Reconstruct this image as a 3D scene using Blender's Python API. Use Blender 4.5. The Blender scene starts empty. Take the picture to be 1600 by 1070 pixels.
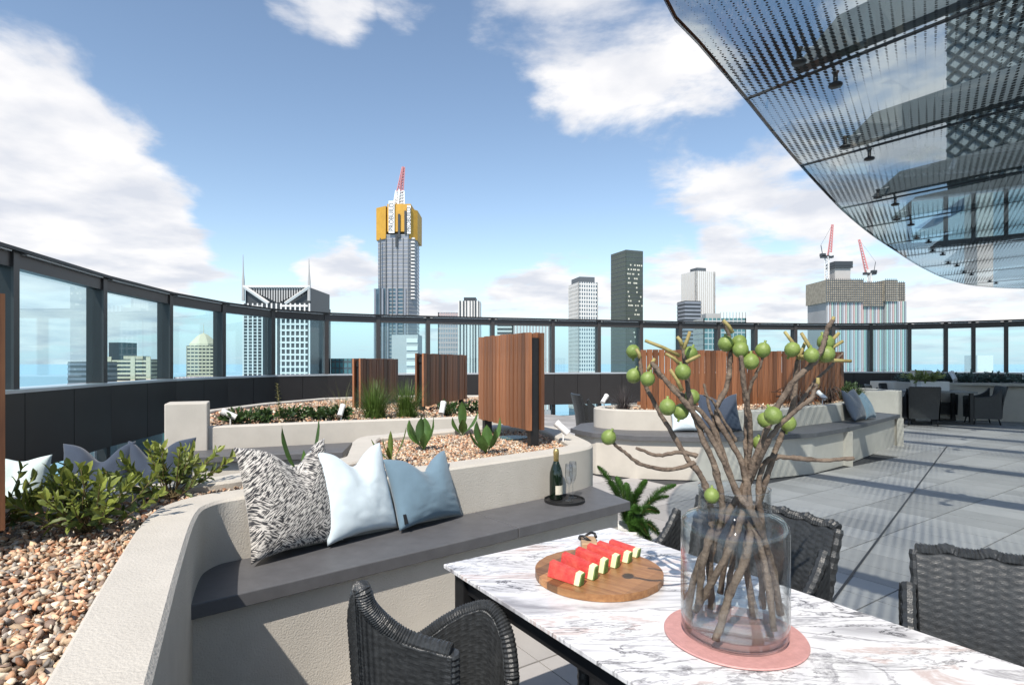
import bpy, math, random
import numpy as np
from mathutils import Vector, Matrix, noise as mnoise
R = math.radians
random.seed(7); rng = np.random.default_rng(7)
sc = bpy.context.scene
col = sc.collection
# ------------------------------------------------------------------ camera, sky, sun
EYE = 1.42
F = 900.0 / 1600.0
cam_d = bpy.data.cameras.new('camera'); cam = bpy.data.objects.new('camera', cam_d); col.objects.link(cam)
cam_d.sensor_width = 36; cam_d.lens = 36 * F; cam_d.shift_y = (566 - 535) / 1600.0
cam_d.clip_start = 0.03; cam_d.clip_end = 200000
cam.location = (0, 0, EYE); cam.rotation_euler = (R(90), 0, 0)
sc.camera = cam
SUN_EL, SUN_AZ = 50, 198          # azimuth measured clockwise from +Y
sd = Vector((math.sin(R(SUN_AZ)) * math.cos(R(SUN_EL)), math.cos(R(SUN_AZ)) * math.cos(R(SUN_EL)), math.sin(R(SUN_EL))))
sun_d = bpy.data.lights.new('sun', 'SUN'); sun_d.energy = 5.0; sun_d.angle = R(0.53); sun_d.color = (1, .93, .83)
sun = bpy.data.objects.new('sun', sun_d); col.objects.link(sun)
sun.rotation_euler = sd.to_track_quat('Z', 'Y').to_euler()
w = bpy.data.worlds.new('World'); sc.world = w; w.use_nodes = True
nt = w.node_tree; nt.nodes.clear(); N = nt.nodes.new; L = nt.links.new
out = N('ShaderNodeOutputWorld'); bg = N('ShaderNodeBackground'); L(bg.outputs[0], out.inputs[0])
bg.inputs[1].default_value = 0.14
sky = N('ShaderNodeTexSky'); sky.sky_type = 'NISHITA'; sky.sun_disc = False
sky.sun_elevation = R(SUN_EL); sky.sun_rotation = R(SUN_AZ); sky.altitude = 200; sky.air_density = 1.0; sky.dust_density = .25; sky.ozone_density = 2.0
tc = N('ShaderNodeTexCoord')
def vm(op, a=None, b=None):
    n = N('ShaderNodeVectorMath'); n.operation = op
    for i, v in enumerate((a, b)):
        if v is None: continue
        if isinstance(v, (tuple, list)): n.inputs[i].default_value = v
        else: L(v, n.inputs[i])
    return n
def ma(op, a=None, b=None, c=None, clamp=False):
    n = N('ShaderNodeMath'); n.operation = op; n.use_clamp = clamp
    for i, v in enumerate((a, b, c)):
        if v is None: continue
        if isinstance(v, (int, float)): n.inputs[i].default_value = v
        else: L(v, n.inputs[i])
    return n.outputs[0]
dirv = vm('NORMALIZE', tc.outputs['Generated']).outputs[0]
sep = N('ShaderNodeSeparateXYZ'); L(dirv, sep.inputs[0])
zc = ma('ADD', ma('MAXIMUM', sep.outputs[2], 0.0), 0.16)
flat = N('ShaderNodeCombineXYZ')
L(ma('DIVIDE', sep.outputs[0], zc), flat.inputs[0]); L(ma('DIVIDE', sep.outputs[1], zc), flat.inputs[1]); flat.inputs[2].default_value = 3.7
nz = N('ShaderNodeTexNoise'); nz.inputs['Scale'].default_value = 1.9; nz.inputs['Detail'].default_value = 9; nz.inputs['Roughness'].default_value = .58; nz.inputs['Distortion'].default_value = .25
L(flat.outputs[0], nz.inputs['Vector'])
# large cumulus banks: (direction to the bank, angular radius in degrees)
def skydir(px, py): return Vector(((px - 800) / 900, 1, (566 - py) / 900)).normalized()
banks = [(10, 290, 13), (130, 340, 11), (-150, 300, 15), (230, 390, 6), (50, 200, 8), (60, 330, 14), (850, 60, 8), (980, 120, 9), (1050, 190, 8), (780, 80, 5), (930, 20, 7), (1200, 290, 7), (1110, 290, 4), (1280, 320, 6),
         (520, -5, 4.5), (640, -10, 4), (450, 5, 3), (500, 420, 3.0), (560, 415, 3.2), (850, 440, 4), (920, 430, 4), (800, 465, 4), (1040, 440, 4.5), (1130, 455, 5), (1230, 440, 4), (1200, 480, 5), (1350, 460, 4), (1480, 470, 5), (1580, 470, 5), (700, 485, 4), (960, 470, 4), (1140, 390, 3.5), (1300, 380, 5),
         (1600, 60, 9), (1400, 100, 8), (1900, 200, 12), (-500, 200, 14), (1300, -250, 10), (300, -300, 12)]
acc = None
for px, py, r in banks:
    d = vm('DOT_PRODUCT', dirv, tuple(skydir(px, py))).outputs[1]
    mr = N('ShaderNodeMapRange'); mr.interpolation_type = 'SMOOTHSTEP'
    L(d, mr.inputs[0]); mr.inputs[1].default_value = math.cos(R(r * 1.25)); mr.inputs[2].default_value = math.cos(R(r * .15))
    acc = mr.outputs[0] if acc is None else ma('MAXIMUM', acc, mr.outputs[0])
clear = None
for px, py, r in ((350, 130, 12), (190, 20, 11), (-60, 0, 10), (640, 170, 13), (760, 260, 10), (420, 260, 9), (900, 320, 8)):
    d = vm('DOT_PRODUCT', dirv, tuple(skydir(px, py))).outputs[1]
    mr = N('ShaderNodeMapRange'); mr.interpolation_type = 'SMOOTHSTEP'
    L(d, mr.inputs[0]); mr.inputs[1].default_value = math.cos(R(r * 1.2)); mr.inputs[2].default_value = math.cos(R(r * .3))
    clear = mr.outputs[0] if clear is None else ma('MAXIMUM', clear, mr.outputs[0])
acc = ma('SUBTRACT', acc, ma('MULTIPLY', clear, .75))
for px, py, r in ((-40, 290, 13), (70, 300, 11), (150, 360, 8), (20, 200, 6)):      # the dense bank on the left
    d = vm('DOT_PRODUCT', dirv, tuple(skydir(px, py))).outputs[1]; mr = N('ShaderNodeMapRange'); mr.interpolation_type = 'SMOOTHSTEP'
    L(d, mr.inputs[0]); mr.inputs[1].default_value = math.cos(R(r * 1.25)); mr.inputs[2].default_value = math.cos(R(r * .2)); acc = ma('ADD', acc, ma('MULTIPLY', mr.outputs[0], .45))
# the half of the sky behind the viewer carries the same broken cloud
back = N('ShaderNodeMapRange'); L(sep.outputs[1], back.inputs[0]); back.inputs[1].default_value = .3; back.inputs[2].default_value = -.1; back.inputs[3].default_value = 0; back.inputs[4].default_value = .32
acc = ma('ADD', acc, back.outputs[0])
dens = ma('ADD', ma('MULTIPLY', nz.outputs[0], 1.5), ma('MULTIPLY', acc, .34))
cr = N('ShaderNodeMapRange'); cr.interpolation_type = 'SMOOTHSTEP'; L(dens, cr.inputs[0]); cr.inputs[1].default_value = .87; cr.inputs[2].default_value = 1.13
cr.inputs[4].default_value = .97
nz2 = N('ShaderNodeTexNoise'); nz2.inputs['Scale'].default_value = 3.2; nz2.inputs['Detail'].default_value = 6; L(flat.outputs[0], nz2.inputs['Vector'])
shade = N('ShaderNodeMapRange'); L(nz2.outputs[0], shade.inputs[0]); shade.inputs[1].default_value = .35; shade.inputs[2].default_value = .6
ccol = N('ShaderNodeMix'); ccol.data_type = 'RGBA'; L(shade.outputs[0], ccol.inputs[0])
ccol.inputs[6].default_value = (4.6, 4.8, 5.3, 1); ccol.inputs[7].default_value = (6.6, 6.5, 6.5, 1)
tint = N('ShaderNodeMix'); tint.data_type = 'RGBA'; tint.blend_type = 'MULTIPLY'; tint.inputs[0].default_value = 1
L(sky.outputs[0], tint.inputs[6]); tint.inputs[7].default_value = (1.32, 1.24, 1.14, 1)
hz = N('ShaderNodeMapRange'); hz.interpolation_type = 'SMOOTHSTEP'; L(sep.outputs[2], hz.inputs[0]); hz.inputs[1].default_value = .16; hz.inputs[2].default_value = -.01; hz.inputs[4].default_value = .85
hm = N('ShaderNodeMix'); hm.data_type = 'RGBA'; L(hz.outputs[0], hm.inputs[0]); L(tint.outputs[2], hm.inputs[6]); hm.inputs[7].default_value = (3.9, 4.9, 5.9, 1)
mx = N('ShaderNodeMix'); mx.data_type = 'RGBA'; L(cr.outputs[0], mx.inputs[0]); L(hm.outputs[2], mx.inputs[6]); L(ccol.outputs[2], mx.inputs[7])
L(mx.outputs[2], bg.inputs[0])
vs = sc.view_settings; vs.view_transform = 'Standard'; vs.look = 'None'; vs.exposure = 0.2; vs.gamma = 1
sc.cycles.use_denoising = True
sc.cycles.max_bounces = 10; sc.cycles.transparent_max_bounces = 24; sc.cycles.caustics_reflective = False; sc.cycles.caustics_refractive = False
# ------------------------------------------------------------------ helpers
def P(px, py, z):
    """Point at height z seen at that place in the photograph (survey of the site)."""
    Y = (EYE - z) * 900 / (py - 566); return Vector(((px - 800) / 900 * Y, Y, z))
def PY(px, py, Y): return Vector(((px - 800) / 900 * Y, Y, EYE - (py - 566) / 900 * Y))
class MB:
    def __init__(s): s.v = []; s.f = []; s.c = []
    def add(s, vs_, fs): o = len(s.v); s.v += [tuple(x) for x in vs_]; s.f += [tuple(i + o for i in f) for f in fs]; return s
    def box(s, c, size, rz=0, M=None):
        x, y, z = (k / 2 for k in size); cs, sn = math.cos(rz), math.sin(rz); vs_ = []
        for dz in (-z, z):
            for dx, dy in ((-x, -y), (x, -y), (x, y), (-x, y)):
                p = Vector((dx * cs - dy * sn, dx * sn + dy * cs, dz))
                if M is not None: p = M @ Vector((dx, dy, dz))
                vs_.append(p + Vector(c))
        return s.add(vs_, [(0, 3, 2, 1), (4, 5, 6, 7), (0, 1, 5, 4), (1, 2, 6, 5), (2, 3, 7, 6), (3, 0, 4, 7)])
    def prism(s, poly, z0, z1):
        n = len(poly); a = sum(poly[i][0] * poly[(i + 1) % n][1] - poly[(i + 1) % n][0] * poly[i][1] for i in range(n))
        if a < 0: poly = poly[::-1]
        return s.add([(p[0], p[1], z0) for p in poly] + [(p[0], p[1], z1) for p in poly],
              [tuple(range(n))[::-1], tuple(range(n, 2 * n))] + [(i, (i + 1) % n, n + (i + 1) % n, n + i) for i in range(n)])
    def tube(s, pts, rad, n=8, cap=True):
        pts = [Vector(p) for p in pts]; m = len(pts)
        if isinstance(rad, (int, float)): rad = [rad] * m
        up = Vector((.13, .21, .97)); rings = []
        for i, p in enumerate(pts):
            t = (pts[min(i + 1, m - 1)] - pts[max(i - 1, 0)]).normalized()
            u = t.cross(up); u = u.normalized() if u.length > .05 else t.orthogonal().normalized(); v = t.cross(u)
            rings.append([p + (u * math.cos(a) + v * math.sin(a)) * rad[i] for a in (2 * math.pi * k / n for k in range(n))])
        fs = [(i * n + k, i * n + (k + 1) % n, (i + 1) * n + (k + 1) % n, (i + 1) * n + k) for i in range(m - 1) for k in range(n)]
        if cap: fs += [tuple(range(n))[::-1], tuple(range((m - 1) * n, m * n))]
        return s.add([q for r in rings for q in r], fs)
    def lathe(s, prof, c, n=40, closed=False):
        c = Vector(c); m = len(prof); vs_ = []
        for r, z in prof:
            for k in range(n):
                a = 2 * math.pi * k / n; vs_.append(c + Vector((r * math.cos(a), r * math.sin(a), z)))
        fs = [(i * n + k, i * n + (k + 1) % n, (i + 1) * n + (k + 1) % n, (i + 1) * n + k) for i in range(m - 1) for k in range(n)]
        if closed: fs += [((m - 1) * n + k, (m - 1) * n + (k + 1) % n, (k + 1) % n, k) for k in range(n)]
        else:
            if prof[0][0] > 1e-4: fs.append(tuple(range(n))[::-1])
            if prof[-1][0] > 1e-4: fs.append(tuple(range((m - 1) * n, m * n)))
        return s.add(vs_, fs)
    def mesh(s, name, m, smooth=False):
        me = bpy.data.meshes.new(name); me.from_pydata(s.v, [], s.f); me.update()
        if m is not None: me.materials.append(m)
        if smooth:
            me.polygons.foreach_set('use_smooth', [True] * len(me.polygons))
            if smooth == 'auto':
                me.set_sharp_from_angle(angle=R(38))
        return me
    def build(s, name, m, parent=None, smooth=False, bevel=0, **k):
        o = bpy.data.objects.new(name, s.mesh(name, m, smooth)); col.objects.link(o)
        if bevel:
            b = o.modifiers.new('bevel', 'BEVEL'); b.width = bevel; b.segments = 2; b.limit_method = 'ANGLE'; b.angle_limit = R(40)
        if parent is not None: attach(o, parent)
        for q, v in k.items(): o[q] = v
        return o
def attach(o, parent):
    o.parent = parent
    if parent.type == 'EMPTY': o.matrix_parent_inverse = Matrix.Translation(-Vector(parent.location))
def thing(name, label, cat, loc=(0, 0, 0), group=None):
    o = bpy.data.objects.new(name, None); o.location = loc; o.empty_display_size = .1; col.objects.link(o)
    return tag(o, label, cat, group)
def tag(o, label, cat, group=None):
    o['label'] = label; o['category'] = cat
    if group: o['group'] = group
    return o
def meshobj(name, verts, faces, m, parent=None, smooth=False, **k):
    b = MB(); b.v = [tuple(v) for v in verts]; b.f = faces; return b.build(name, m, parent, smooth, **k)
def crom(pts, n=8, closed=False):
    pts = [Vector(p) for p in pts]; m = len(pts); o = []
    for i in range(m if closed else m - 1):
        g = (lambda j: pts[j % m]) if closed else (lambda j: pts[max(0, min(m - 1, j))])
        a, b, c, d = g(i - 1), g(i), g(i + 1), g(i + 2)
        for k in range(n):
            t = k / n; o.append(.5 * ((2 * b) + (c - a) * t + (2 * a - 5 * b + 4 * c - d) * t * t + (3 * b - a - 3 * c + d) * t ** 3))
    if not closed: o.append(pts[-1])
    return o
def offset(poly, d):
    """inward offset of a counter-clockwise closed polygon"""
    n = len(poly); q = [Vector(p[:2]) for p in poly]; o = []
    for i in range(n):
        a, b, c = q[i - 1], q[i], q[(i + 1) % n]
        n1 = Vector((-(b - a).y, (b - a).x)).normalized(); n2 = Vector((-(c - b).y, (c - b).x)).normalized()
        m = n1 + n2; m = m.normalized() if m.length > .1 else n1
        o.append(b + m * d / max(.45, m.dot(n1)))
    return o
def inside(p, poly):
    x, y = p[0], p[1]; c = False; n = len(poly)
    for i in range(n):
        a, b = poly[i], poly[i - 1]
        if (a[1] > y) != (b[1] > y) and x < (b[0] - a[0]) * (y - a[1]) / (b[1] - a[1]) + a[0]: c = not c
    return c
# ------------------------------------------------------------------ materials
def mat(name, colr, rough=.6, metal=0, var=0, scale=8, bump=0, bscale=60, rand=0, col2=None, spec=.5, stretch=None, coord='Object', detail=5):
    m = bpy.data.materials.new(name); m.use_nodes = True; t = m.node_tree; b = t.nodes['Principled BSDF']
    b.inputs['Base Color'].default_value = (*colr, 1); b.inputs['Roughness'].default_value = rough; b.inputs['Metallic'].default_value = metal
    b.inputs['Specular IOR Level'].default_value = spec
    tcn = t.nodes.new('ShaderNodeTexCoord'); vec = tcn.outputs[coord]
    if stretch:
        mp = t.nodes.new('ShaderNodeMapping'); mp.inputs['Scale'].default_value = stretch; t.links.new(vec, mp.inputs[0]); vec = mp.outputs[0]
    cur = None
    if var or col2:
        n = t.nodes.new('ShaderNodeTexNoise'); n.inputs['Scale'].default_value = scale; n.inputs['Detail'].default_value = detail; n.inputs['Roughness'].default_value = .6; t.links.new(vec, n.inputs[0])
        mr = t.nodes.new('ShaderNodeMapRange'); t.links.new(n.outputs[0], mr.inputs[0]); mr.inputs[1].default_value = .3; mr.inputs[2].default_value = .7
        mixn = t.nodes.new('ShaderNodeMix'); mixn.data_type = 'RGBA'; t.links.new(mr.outputs[0], mixn.inputs[0])
        c2 = col2 or tuple(c * (1 + var) for c in colr); c1 = colr if col2 else tuple(c * (1 - var) for c in colr)
        mixn.inputs[6].default_value = (*c1, 1); mixn.inputs[7].default_value = (*c2, 1); cur = mixn.outputs[2]
    if rand:
        oi = t.nodes.new('ShaderNodeObjectInfo'); mr = t.nodes.new('ShaderNodeMapRange'); t.links.new(oi.outputs['Random'], mr.inputs[0]); mr.inputs[3].default_value = 1 - rand; mr.inputs[4].default_value = 1 + rand
        h = t.nodes.new('ShaderNodeHueSaturation')
        if cur is None: h.inputs['Color'].default_value = (*colr, 1)
        else: t.links.new(cur, h.inputs['Color'])
        t.links.new(mr.outputs[0], h.inputs['Value']); cur = h.outputs[0]
    if cur is not None: t.links.new(cur, b.inputs['Base Color'])
    if bump:
        n = t.nodes.new('ShaderNodeTexNoise'); n.inputs['Scale'].default_value = bscale; n.inputs['Detail'].default_value = 4; t.links.new(vec, n.inputs[0])
        bn = t.nodes.new('ShaderNodeBump'); bn.inputs['Strength'].default_value = bump; bn.inputs['Distance'].default_value = .01; t.links.new(n.outputs[0], bn.inputs['Height']); t.links.new(bn.outputs[0], b.inputs['Normal'])
    return m
def attr_mat(name, rough=.6, spec=.5, translucent=0, bump=0, mul=1.0):
    m = bpy.data.materials.new(name); m.use_nodes = True; t = m.node_tree; b = t.nodes['Principled BSDF']; b.inputs['Roughness'].default_value = rough; b.inputs['Specular IOR Level'].default_value = spec
    a = t.nodes.new('ShaderNodeAttribute'); a.attribute_name = 'tone'; t.links.new(a.outputs['Color'], b.inputs['Base Color'])
    if translucent:
        tr = t.nodes.new('ShaderNodeBsdfTranslucent'); t.links.new(a.outputs['Color'], tr.inputs[0]); mxs = t.nodes.new('ShaderNodeMixShader'); mxs.inputs[0].default_value = translucent
        t.links.new(b.outputs[0], mxs.inputs[1]); t.links.new(tr.outputs[0], mxs.inputs[2]); t.links.new(mxs.outputs[0], t.nodes['Material Output'].inputs[0])
    if bump:
        n = t.nodes.new('ShaderNodeTexNoise'); n.inputs['Scale'].default_value = 90; bn = t.nodes.new('ShaderNodeBump'); bn.inputs['Strength'].default_value = bump; bn.inputs['Distance'].default_value = .01
        tcn = t.nodes.new('ShaderNodeTexCoord'); t.links.new(tcn.outputs['Object'], n.inputs[0]); t.links.new(n.outputs[0], bn.inputs['Height']); t.links.new(bn.outputs[0], b.inputs['Normal'])
    return m
def set_tone(o, cols):
    """one colour per face"""
    me = o.data; a = me.attributes.new('tone', 'FLOAT_COLOR', 'FACE'); c = np.ones((len(me.polygons), 4), np.float32); c[:, :3] = cols; a.data.foreach_set('color', c.ravel())
def glass(name, tintc=(.8, .95, .95), refl=1.0, ior=1.5, frit=False, rough=0.0, rim=None):
    m = bpy.data.materials.new(name); m.use_nodes = True; t = m.node_tree; t.nodes.clear(); n = t.nodes.new; l = t.links.new
    o = n('ShaderNodeOutputMaterial'); tr = n('ShaderNodeBsdfTransparent'); tr.inputs[0].default_value = (*tintc, 1)
    gl = n('ShaderNodeBsdfGlossy'); gl.inputs['Roughness'].default_value = rough; gl.inputs[0].default_value = (refl, refl, refl, 1)
    ge = n('ShaderNodeNewGeometry'); dt = n('ShaderNodeVectorMath'); dt.operation = 'DOT_PRODUCT'; l(ge.outputs['Incoming'], dt.inputs[0]); l(ge.outputs['Normal'], dt.inputs[1])
    def mth(op, a, b=None):
        q = n('ShaderNodeMath'); q.operation = op
        for i_, v_ in enumerate((a, b)):
            if v_ is None: continue
            if isinstance(v_, (int, float)): q.inputs[i_].default_value = v_
            else: l(v_, q.inputs[i_])
        return q.outputs[0]
    f0 = ((ior - 1) / (ior + 1)) ** 2
    schl = mth('ADD', mth('MULTIPLY', mth('POWER', mth('SUBTRACT', 1.0, mth('ABSOLUTE', dt.outputs['Value'])), 5.0), 1 - f0), f0)
    if rim:   # grey put into edge-on glass for the dark edges refraction would give
        gz = n('ShaderNodeMix'); gz.data_type = 'RGBA'; l(mth('POWER', mth('SUBTRACT', 1.0, mth('ABSOLUTE', dt.outputs['Value'])), 3.4), gz.inputs[0]); gz.inputs[6].default_value = (*tintc, 1); gz.inputs[7].default_value = (*rim, 1); l(gz.outputs[2], tr.inputs[0])
    mxs = n('ShaderNodeMixShader'); l(schl, mxs.inputs[0]); l(tr.outputs[0], mxs.inputs[1]); l(gl.outputs[0], mxs.inputs[2]); res = mxs.outputs[0]
    if frit:
        tcn = n('ShaderNodeTexCoord'); mp = n('ShaderNodeMapping'); mp.inputs['Rotation'].default_value = (0, 0, R(36)); mp.inputs['Scale'].default_value = (17, 17, 0); l(tcn.outputs['Object'], mp.inputs[0])
        fc = n('ShaderNodeVectorMath'); fc.operation = 'FRACTION'; l(mp.outputs[0], fc.inputs[0]); sb = n('ShaderNodeVectorMath'); sb.operation = 'SUBTRACT'; l(fc.outputs[0], sb.inputs[0]); sb.inputs[1].default_value = (.5, .5, 0)
        sx = n('ShaderNodeVectorMath'); sx.operation = 'MULTIPLY'; l(sb.outputs[0], sx.inputs[0]); sx.inputs[1].default_value = (1, 1, 0)
        ln = n('ShaderNodeVectorMath'); ln.operation = 'LENGTH'; l(sx.outputs[0], ln.inputs[0])
        # dot size drifts in a woven pattern of bands
        def wave(rot, scl):
            mq = n('ShaderNodeMapping'); mq.inputs['Rotation'].default_value = (0, 0, rot); l(tcn.outputs['Object'], mq.inputs[0])
            wv = n('ShaderNodeTexWave'); wv.inputs['Scale'].default_value = scl; wv.inputs['Distortion'].default_value = 1.2; wv.inputs['Detail'].default_value = 1; l(mq.outputs[0], wv.inputs[0]); return wv.outputs['Fac']
        w1 = wave(R(36), .20); w2 = wave(R(126), .16)
        ad = n('ShaderNodeMath'); ad.operation = 'ADD'; l(w1, ad.inputs[0]); l(w2, ad.inputs[1])
        mr = n('ShaderNodeMapRange'); l(ad.outputs[0], mr.inputs[0]); mr.inputs[1].default_value = .3; mr.inputs[2].default_value = 1.8; mr.inputs[3].default_value = .03; mr.inputs[4].default_value = .29
        lt = n('ShaderNodeMath'); lt.operation = 'LESS_THAN'; l(ln.outputs[1], lt.inputs[0]); l(mr.outputs[0], lt.inputs[1])
        df = n('ShaderNodeBsdfDiffuse'); df.inputs[0].default_value = (.06, .07, .075, 1); m2 = n('ShaderNodeMixShader'); l(lt.outputs[0], m2.inputs[0]); l(res, m2.inputs[1]); l(df.outputs[0], m2.inputs[2]); res = m2.outputs[0]
    l(res, o.inputs[0]); return m
M_render = mat('light rendered concrete', (.52, .485, .43), .85, var=.06, scale=5, bump=.35, bscale=140)
M_slab = mat('charcoal stone slab', (.10, .10, .106), .5, var=.12, scale=14, bump=.08, bscale=200)
M_tile = mat('grey porcelain tile', (.37, .355, .345), .6, var=.08, scale=3, rand=.16, bump=.04, bscale=90)
M_deck = mat('dark joint', (.05, .05, .055), .8, var=.1)
M_dark = mat('dark bronze aluminium', (.035, .032, .032), .38, metal=.3, var=.06, scale=3)
M_frame = mat('bronze mullion', (.075, .068, .066), .38, metal=.5, var=.05, scale=2)
M_sill = mat('pale aluminium sill', (.62, .65, .68), .35, metal=.6, var=.05, scale=3)
M_black = mat('black steel', (.012, .012, .013), .45, var=.2, scale=20)
M_wood = mat('oiled hardwood', (.33, .14, .062), .5, rand=.5, col2=(.16, .062, .03), scale=2.2, stretch=(14, 14, 1.0), bump=.12, bscale=10)
M_soil = mat('planter soil', (.10, .075, .055), .95, var=.3, scale=40, bump=.5, bscale=60)
M_white = mat('white powder coat', (.75, .75, .74), .4, var=.04)
M_glass = glass('teal balustrade glass', (.82, .945, .975), refl=1, ior=1.55)
M_canopy = glass('fritted canopy glass', (.79, .835, .845), refl=.75, ior=1.4, frit=True)
M_vase = glass('clear glass', (.975, .985, .985), refl=1.0, ior=1.5, rim=(.50, .54, .55), rough=.02)
M_water = glass('water', (.97, .98, .975), ior=1.45, rim=(.72, .75, .74))
M_steel = mat('grey painted steel', (.17, .19, .20), .5, var=.12, scale=2)
M_peb = attr_mat('pebbles', .7, bump=.3); M_leaf = attr_mat('leaf', .42, .5, translucent=.22)
M_wick = mat('charcoal wicker', (.032, .034, .036), .36, var=.35, scale=60, bump=.2, bscale=300)
M_rod = mat('fig bark', (.205, .155, .115), .8, col2=(.075, .052, .038), scale=34, bump=.8, bscale=80)
# ------------------------------------------------------------------ setting: ground far below, terrace floor
g = meshobj('ground', [(-60000, -60000, -200), (60000, -60000, -200), (60000, 60000, -200), (-60000, 60000, -200)], [(0, 1, 2, 3)], mat('hazy bay and suburbs', (.36, .50, .58), .95, var=.08, scale=.0006)); g['kind'] = 'structure'  # distance haze is put into this pale ground colour
# plan of the curved balustrade (metres)
plan = [(-3.6, -1.0), (-4.35, 2.0), (-4.85, 4.2), (-5.2, 5.85), (-5.62, 7.8), (-5.86, 9.5), (-5.8, 11.25), (-5.45, 12.75), (-4.7, 13.75), (-3.36, 14.5), (-.5, 15.45), (2.3, 16.2), (5.8, 17.15), (9.0, 17.75), (11.2, 17.7), (13.2, 16.8), (15.2, 15.2), (17.0, 13.0)]
bal = [(p.x, p.y) for p in crom([(a, b, 0) for a, b in plan], 14)]
deck_poly = offset(([(p[0], p[1]) for p in bal] + [(17, -5), (-3.6, -5)])[::-1], .35)
fl = MB().prism([tuple(p) for p in deck_poly], -.35, -.012).build('floor', M_deck); fl['kind'] = 'structure'
# planter outlines (needed before the tiles, which stop at them)
av, bv = Vector((.775, .632)), Vector((-.632, .775))
def ab(a, b): p = av * a + bv * b; return (p.x, p.y)
near_planter = [(-.28, .25), (-.684, 1.089), (-.955, 1.644), (-1.124, 2.0), (-1.225, 2.22), (-1.285, 2.37), (-1.305, 2.46), (-1.285, 2.55), (-1.22, 2.618), ab(1.4, 2.8), ab(2.0, 2.8), ab(2.5, 2.8), ab(2.75, 2.805), (.50, 4.06), (.575, 4.18), (.605, 4.34), (.58, 4.56), (.50, 5.0), (.40, 5.45), (.22, 5.62), (-.02, 5.68), (-.25, 5.6), (-.777, 5.18), (-1.13, 4.86), (-1.24, 4.72), (-1.24, 4.5), (-1.12, 3.95), (-1.085, 3.75), (-1.13, 3.62), (-1.25, 3.5), (-1.62, 3.06), (-1.99, 2.77), (-2.28, 2.63), (-2.9, 2.45), (-2.9, .25)]
bench_base = [ab(.0, 2.43), ab(2.86, 2.43), ab(2.86, 2.86), ab(.0, 2.86)]
mid_planter = [(-3.2, 5.85), (-1.77, 6.5), (-.61, 6.9), (.1, 7.1), (.22, 7.25), (.22, 10.8), (-.6, 11.6), (-2.4, 11.5), (-3.5, 10.75), (-4.05, 9.4), (-4.25, 8.0), (-3.95, 6.6), (-3.5, 6.0)]
far_bench = [(.80, 7.75), (1.0, 7.32), (1.5, 6.98), (2.3, 6.86), (3.05, 6.95), (3.85, 7.28), (4.6, 7.88), (6.62, 9.84), (6.45, 10.5), (5.9, 10.9), (1.6, 8.9), (1.0, 8.4)]
far_planter = [(1.14, 8.05), (1.22, 7.8), (1.5, 7.58), (2.0, 7.5), (3.1, 7.52), (3.42, 7.6), (3.7, 7.8), (5.0, 8.75), (6.0, 9.72), (6.05, 10.0), (5.8, 10.5), (5.5, 10.6), (1.8, 8.75), (1.3, 8.4)]
edge_planter = [(9.7, 15.6), (9.75, 14.7), (10.3, 14.3), (11.5, 14.0), (13.0, 13.3), (14.8, 12.0), (15.8, 12.9), (14.0, 14.6), (12.4, 15.5), (10.8, 15.9)]
corner_planter = [(7.15, 12.4), (8.4, 12.5), (8.6, 12.7), (8.6, 14.0), (7.0, 13.8), (5.8, 13.0), (6.0, 12.5)]
solid = [near_planter, bench_base, mid_planter, far_bench, edge_planter, corner_planter]
A, B = Vector((.828, .561)), Vector((-.561, .828))
TW, TL = .298, .57
tiles = []
for i in range(-20, 75):
    for j in range(-25, 40):
        c = A * (i * TW) + B * (j * TL + .20)
        if c.y < .9 or c.y > 17.5: continue
        px, py = 800 + 900 * c.x / c.y, 566 + 900 * EYE / c.y
        if px < 560 or px > 1720 or py > 1190: continue
        if not inside(c, deck_poly) or any(inside(c, s) for s in solid): continue
        tiles.append((c.y, c.x, c))
tiles.sort(key=lambda q: q[0])
tm = MB().box((0, 0, -.004), (TW - .006, TL - .010, .012)).mesh('tile', M_tile)
rz = math.atan2(A.y, A.x)
for k, (_, _, c) in enumerate(tiles[:300]):
    o = bpy.data.objects.new('tile', tm); o.location = (c.x, c.y, random.uniform(-.0006, .0006)); o.rotation_euler = (0, 0, rz); col.objects.link(o); o.parent = fl
far_t = MB()
for _, _, c in tiles[300:]: far_t.box((c.x, c.y, -.004 + random.uniform(-.0006, .0006)), (TW - .006, TL - .010, .012), rz)
o = far_t.build('far_tiles', attr_mat('grey porcelain tile far', .55), fl, kind='stuff')
tn = np.repeat(rng.uniform(.29, .45, len(tiles) - 300), 6); set_tone(o, np.stack([tn, tn * .965, tn * .945], 1))
p0, p1 = P(1296, 946, 0), P(1480, 697, 0); d = (p1 - p0); nn = Vector((-d.y, d.x, 0)).normalized() * .008
p0 = p0 - d * .25
o = meshobj('expansion_joint', [p0 - nn + Vector((0, 0, .006)), p1 - nn + Vector((0, 0, .006)), p1 + nn + Vector((0, 0, .006)), p0 + nn + Vector((0, 0, .006))], [(0, 1, 2, 3)], M_black, fl)
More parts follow.
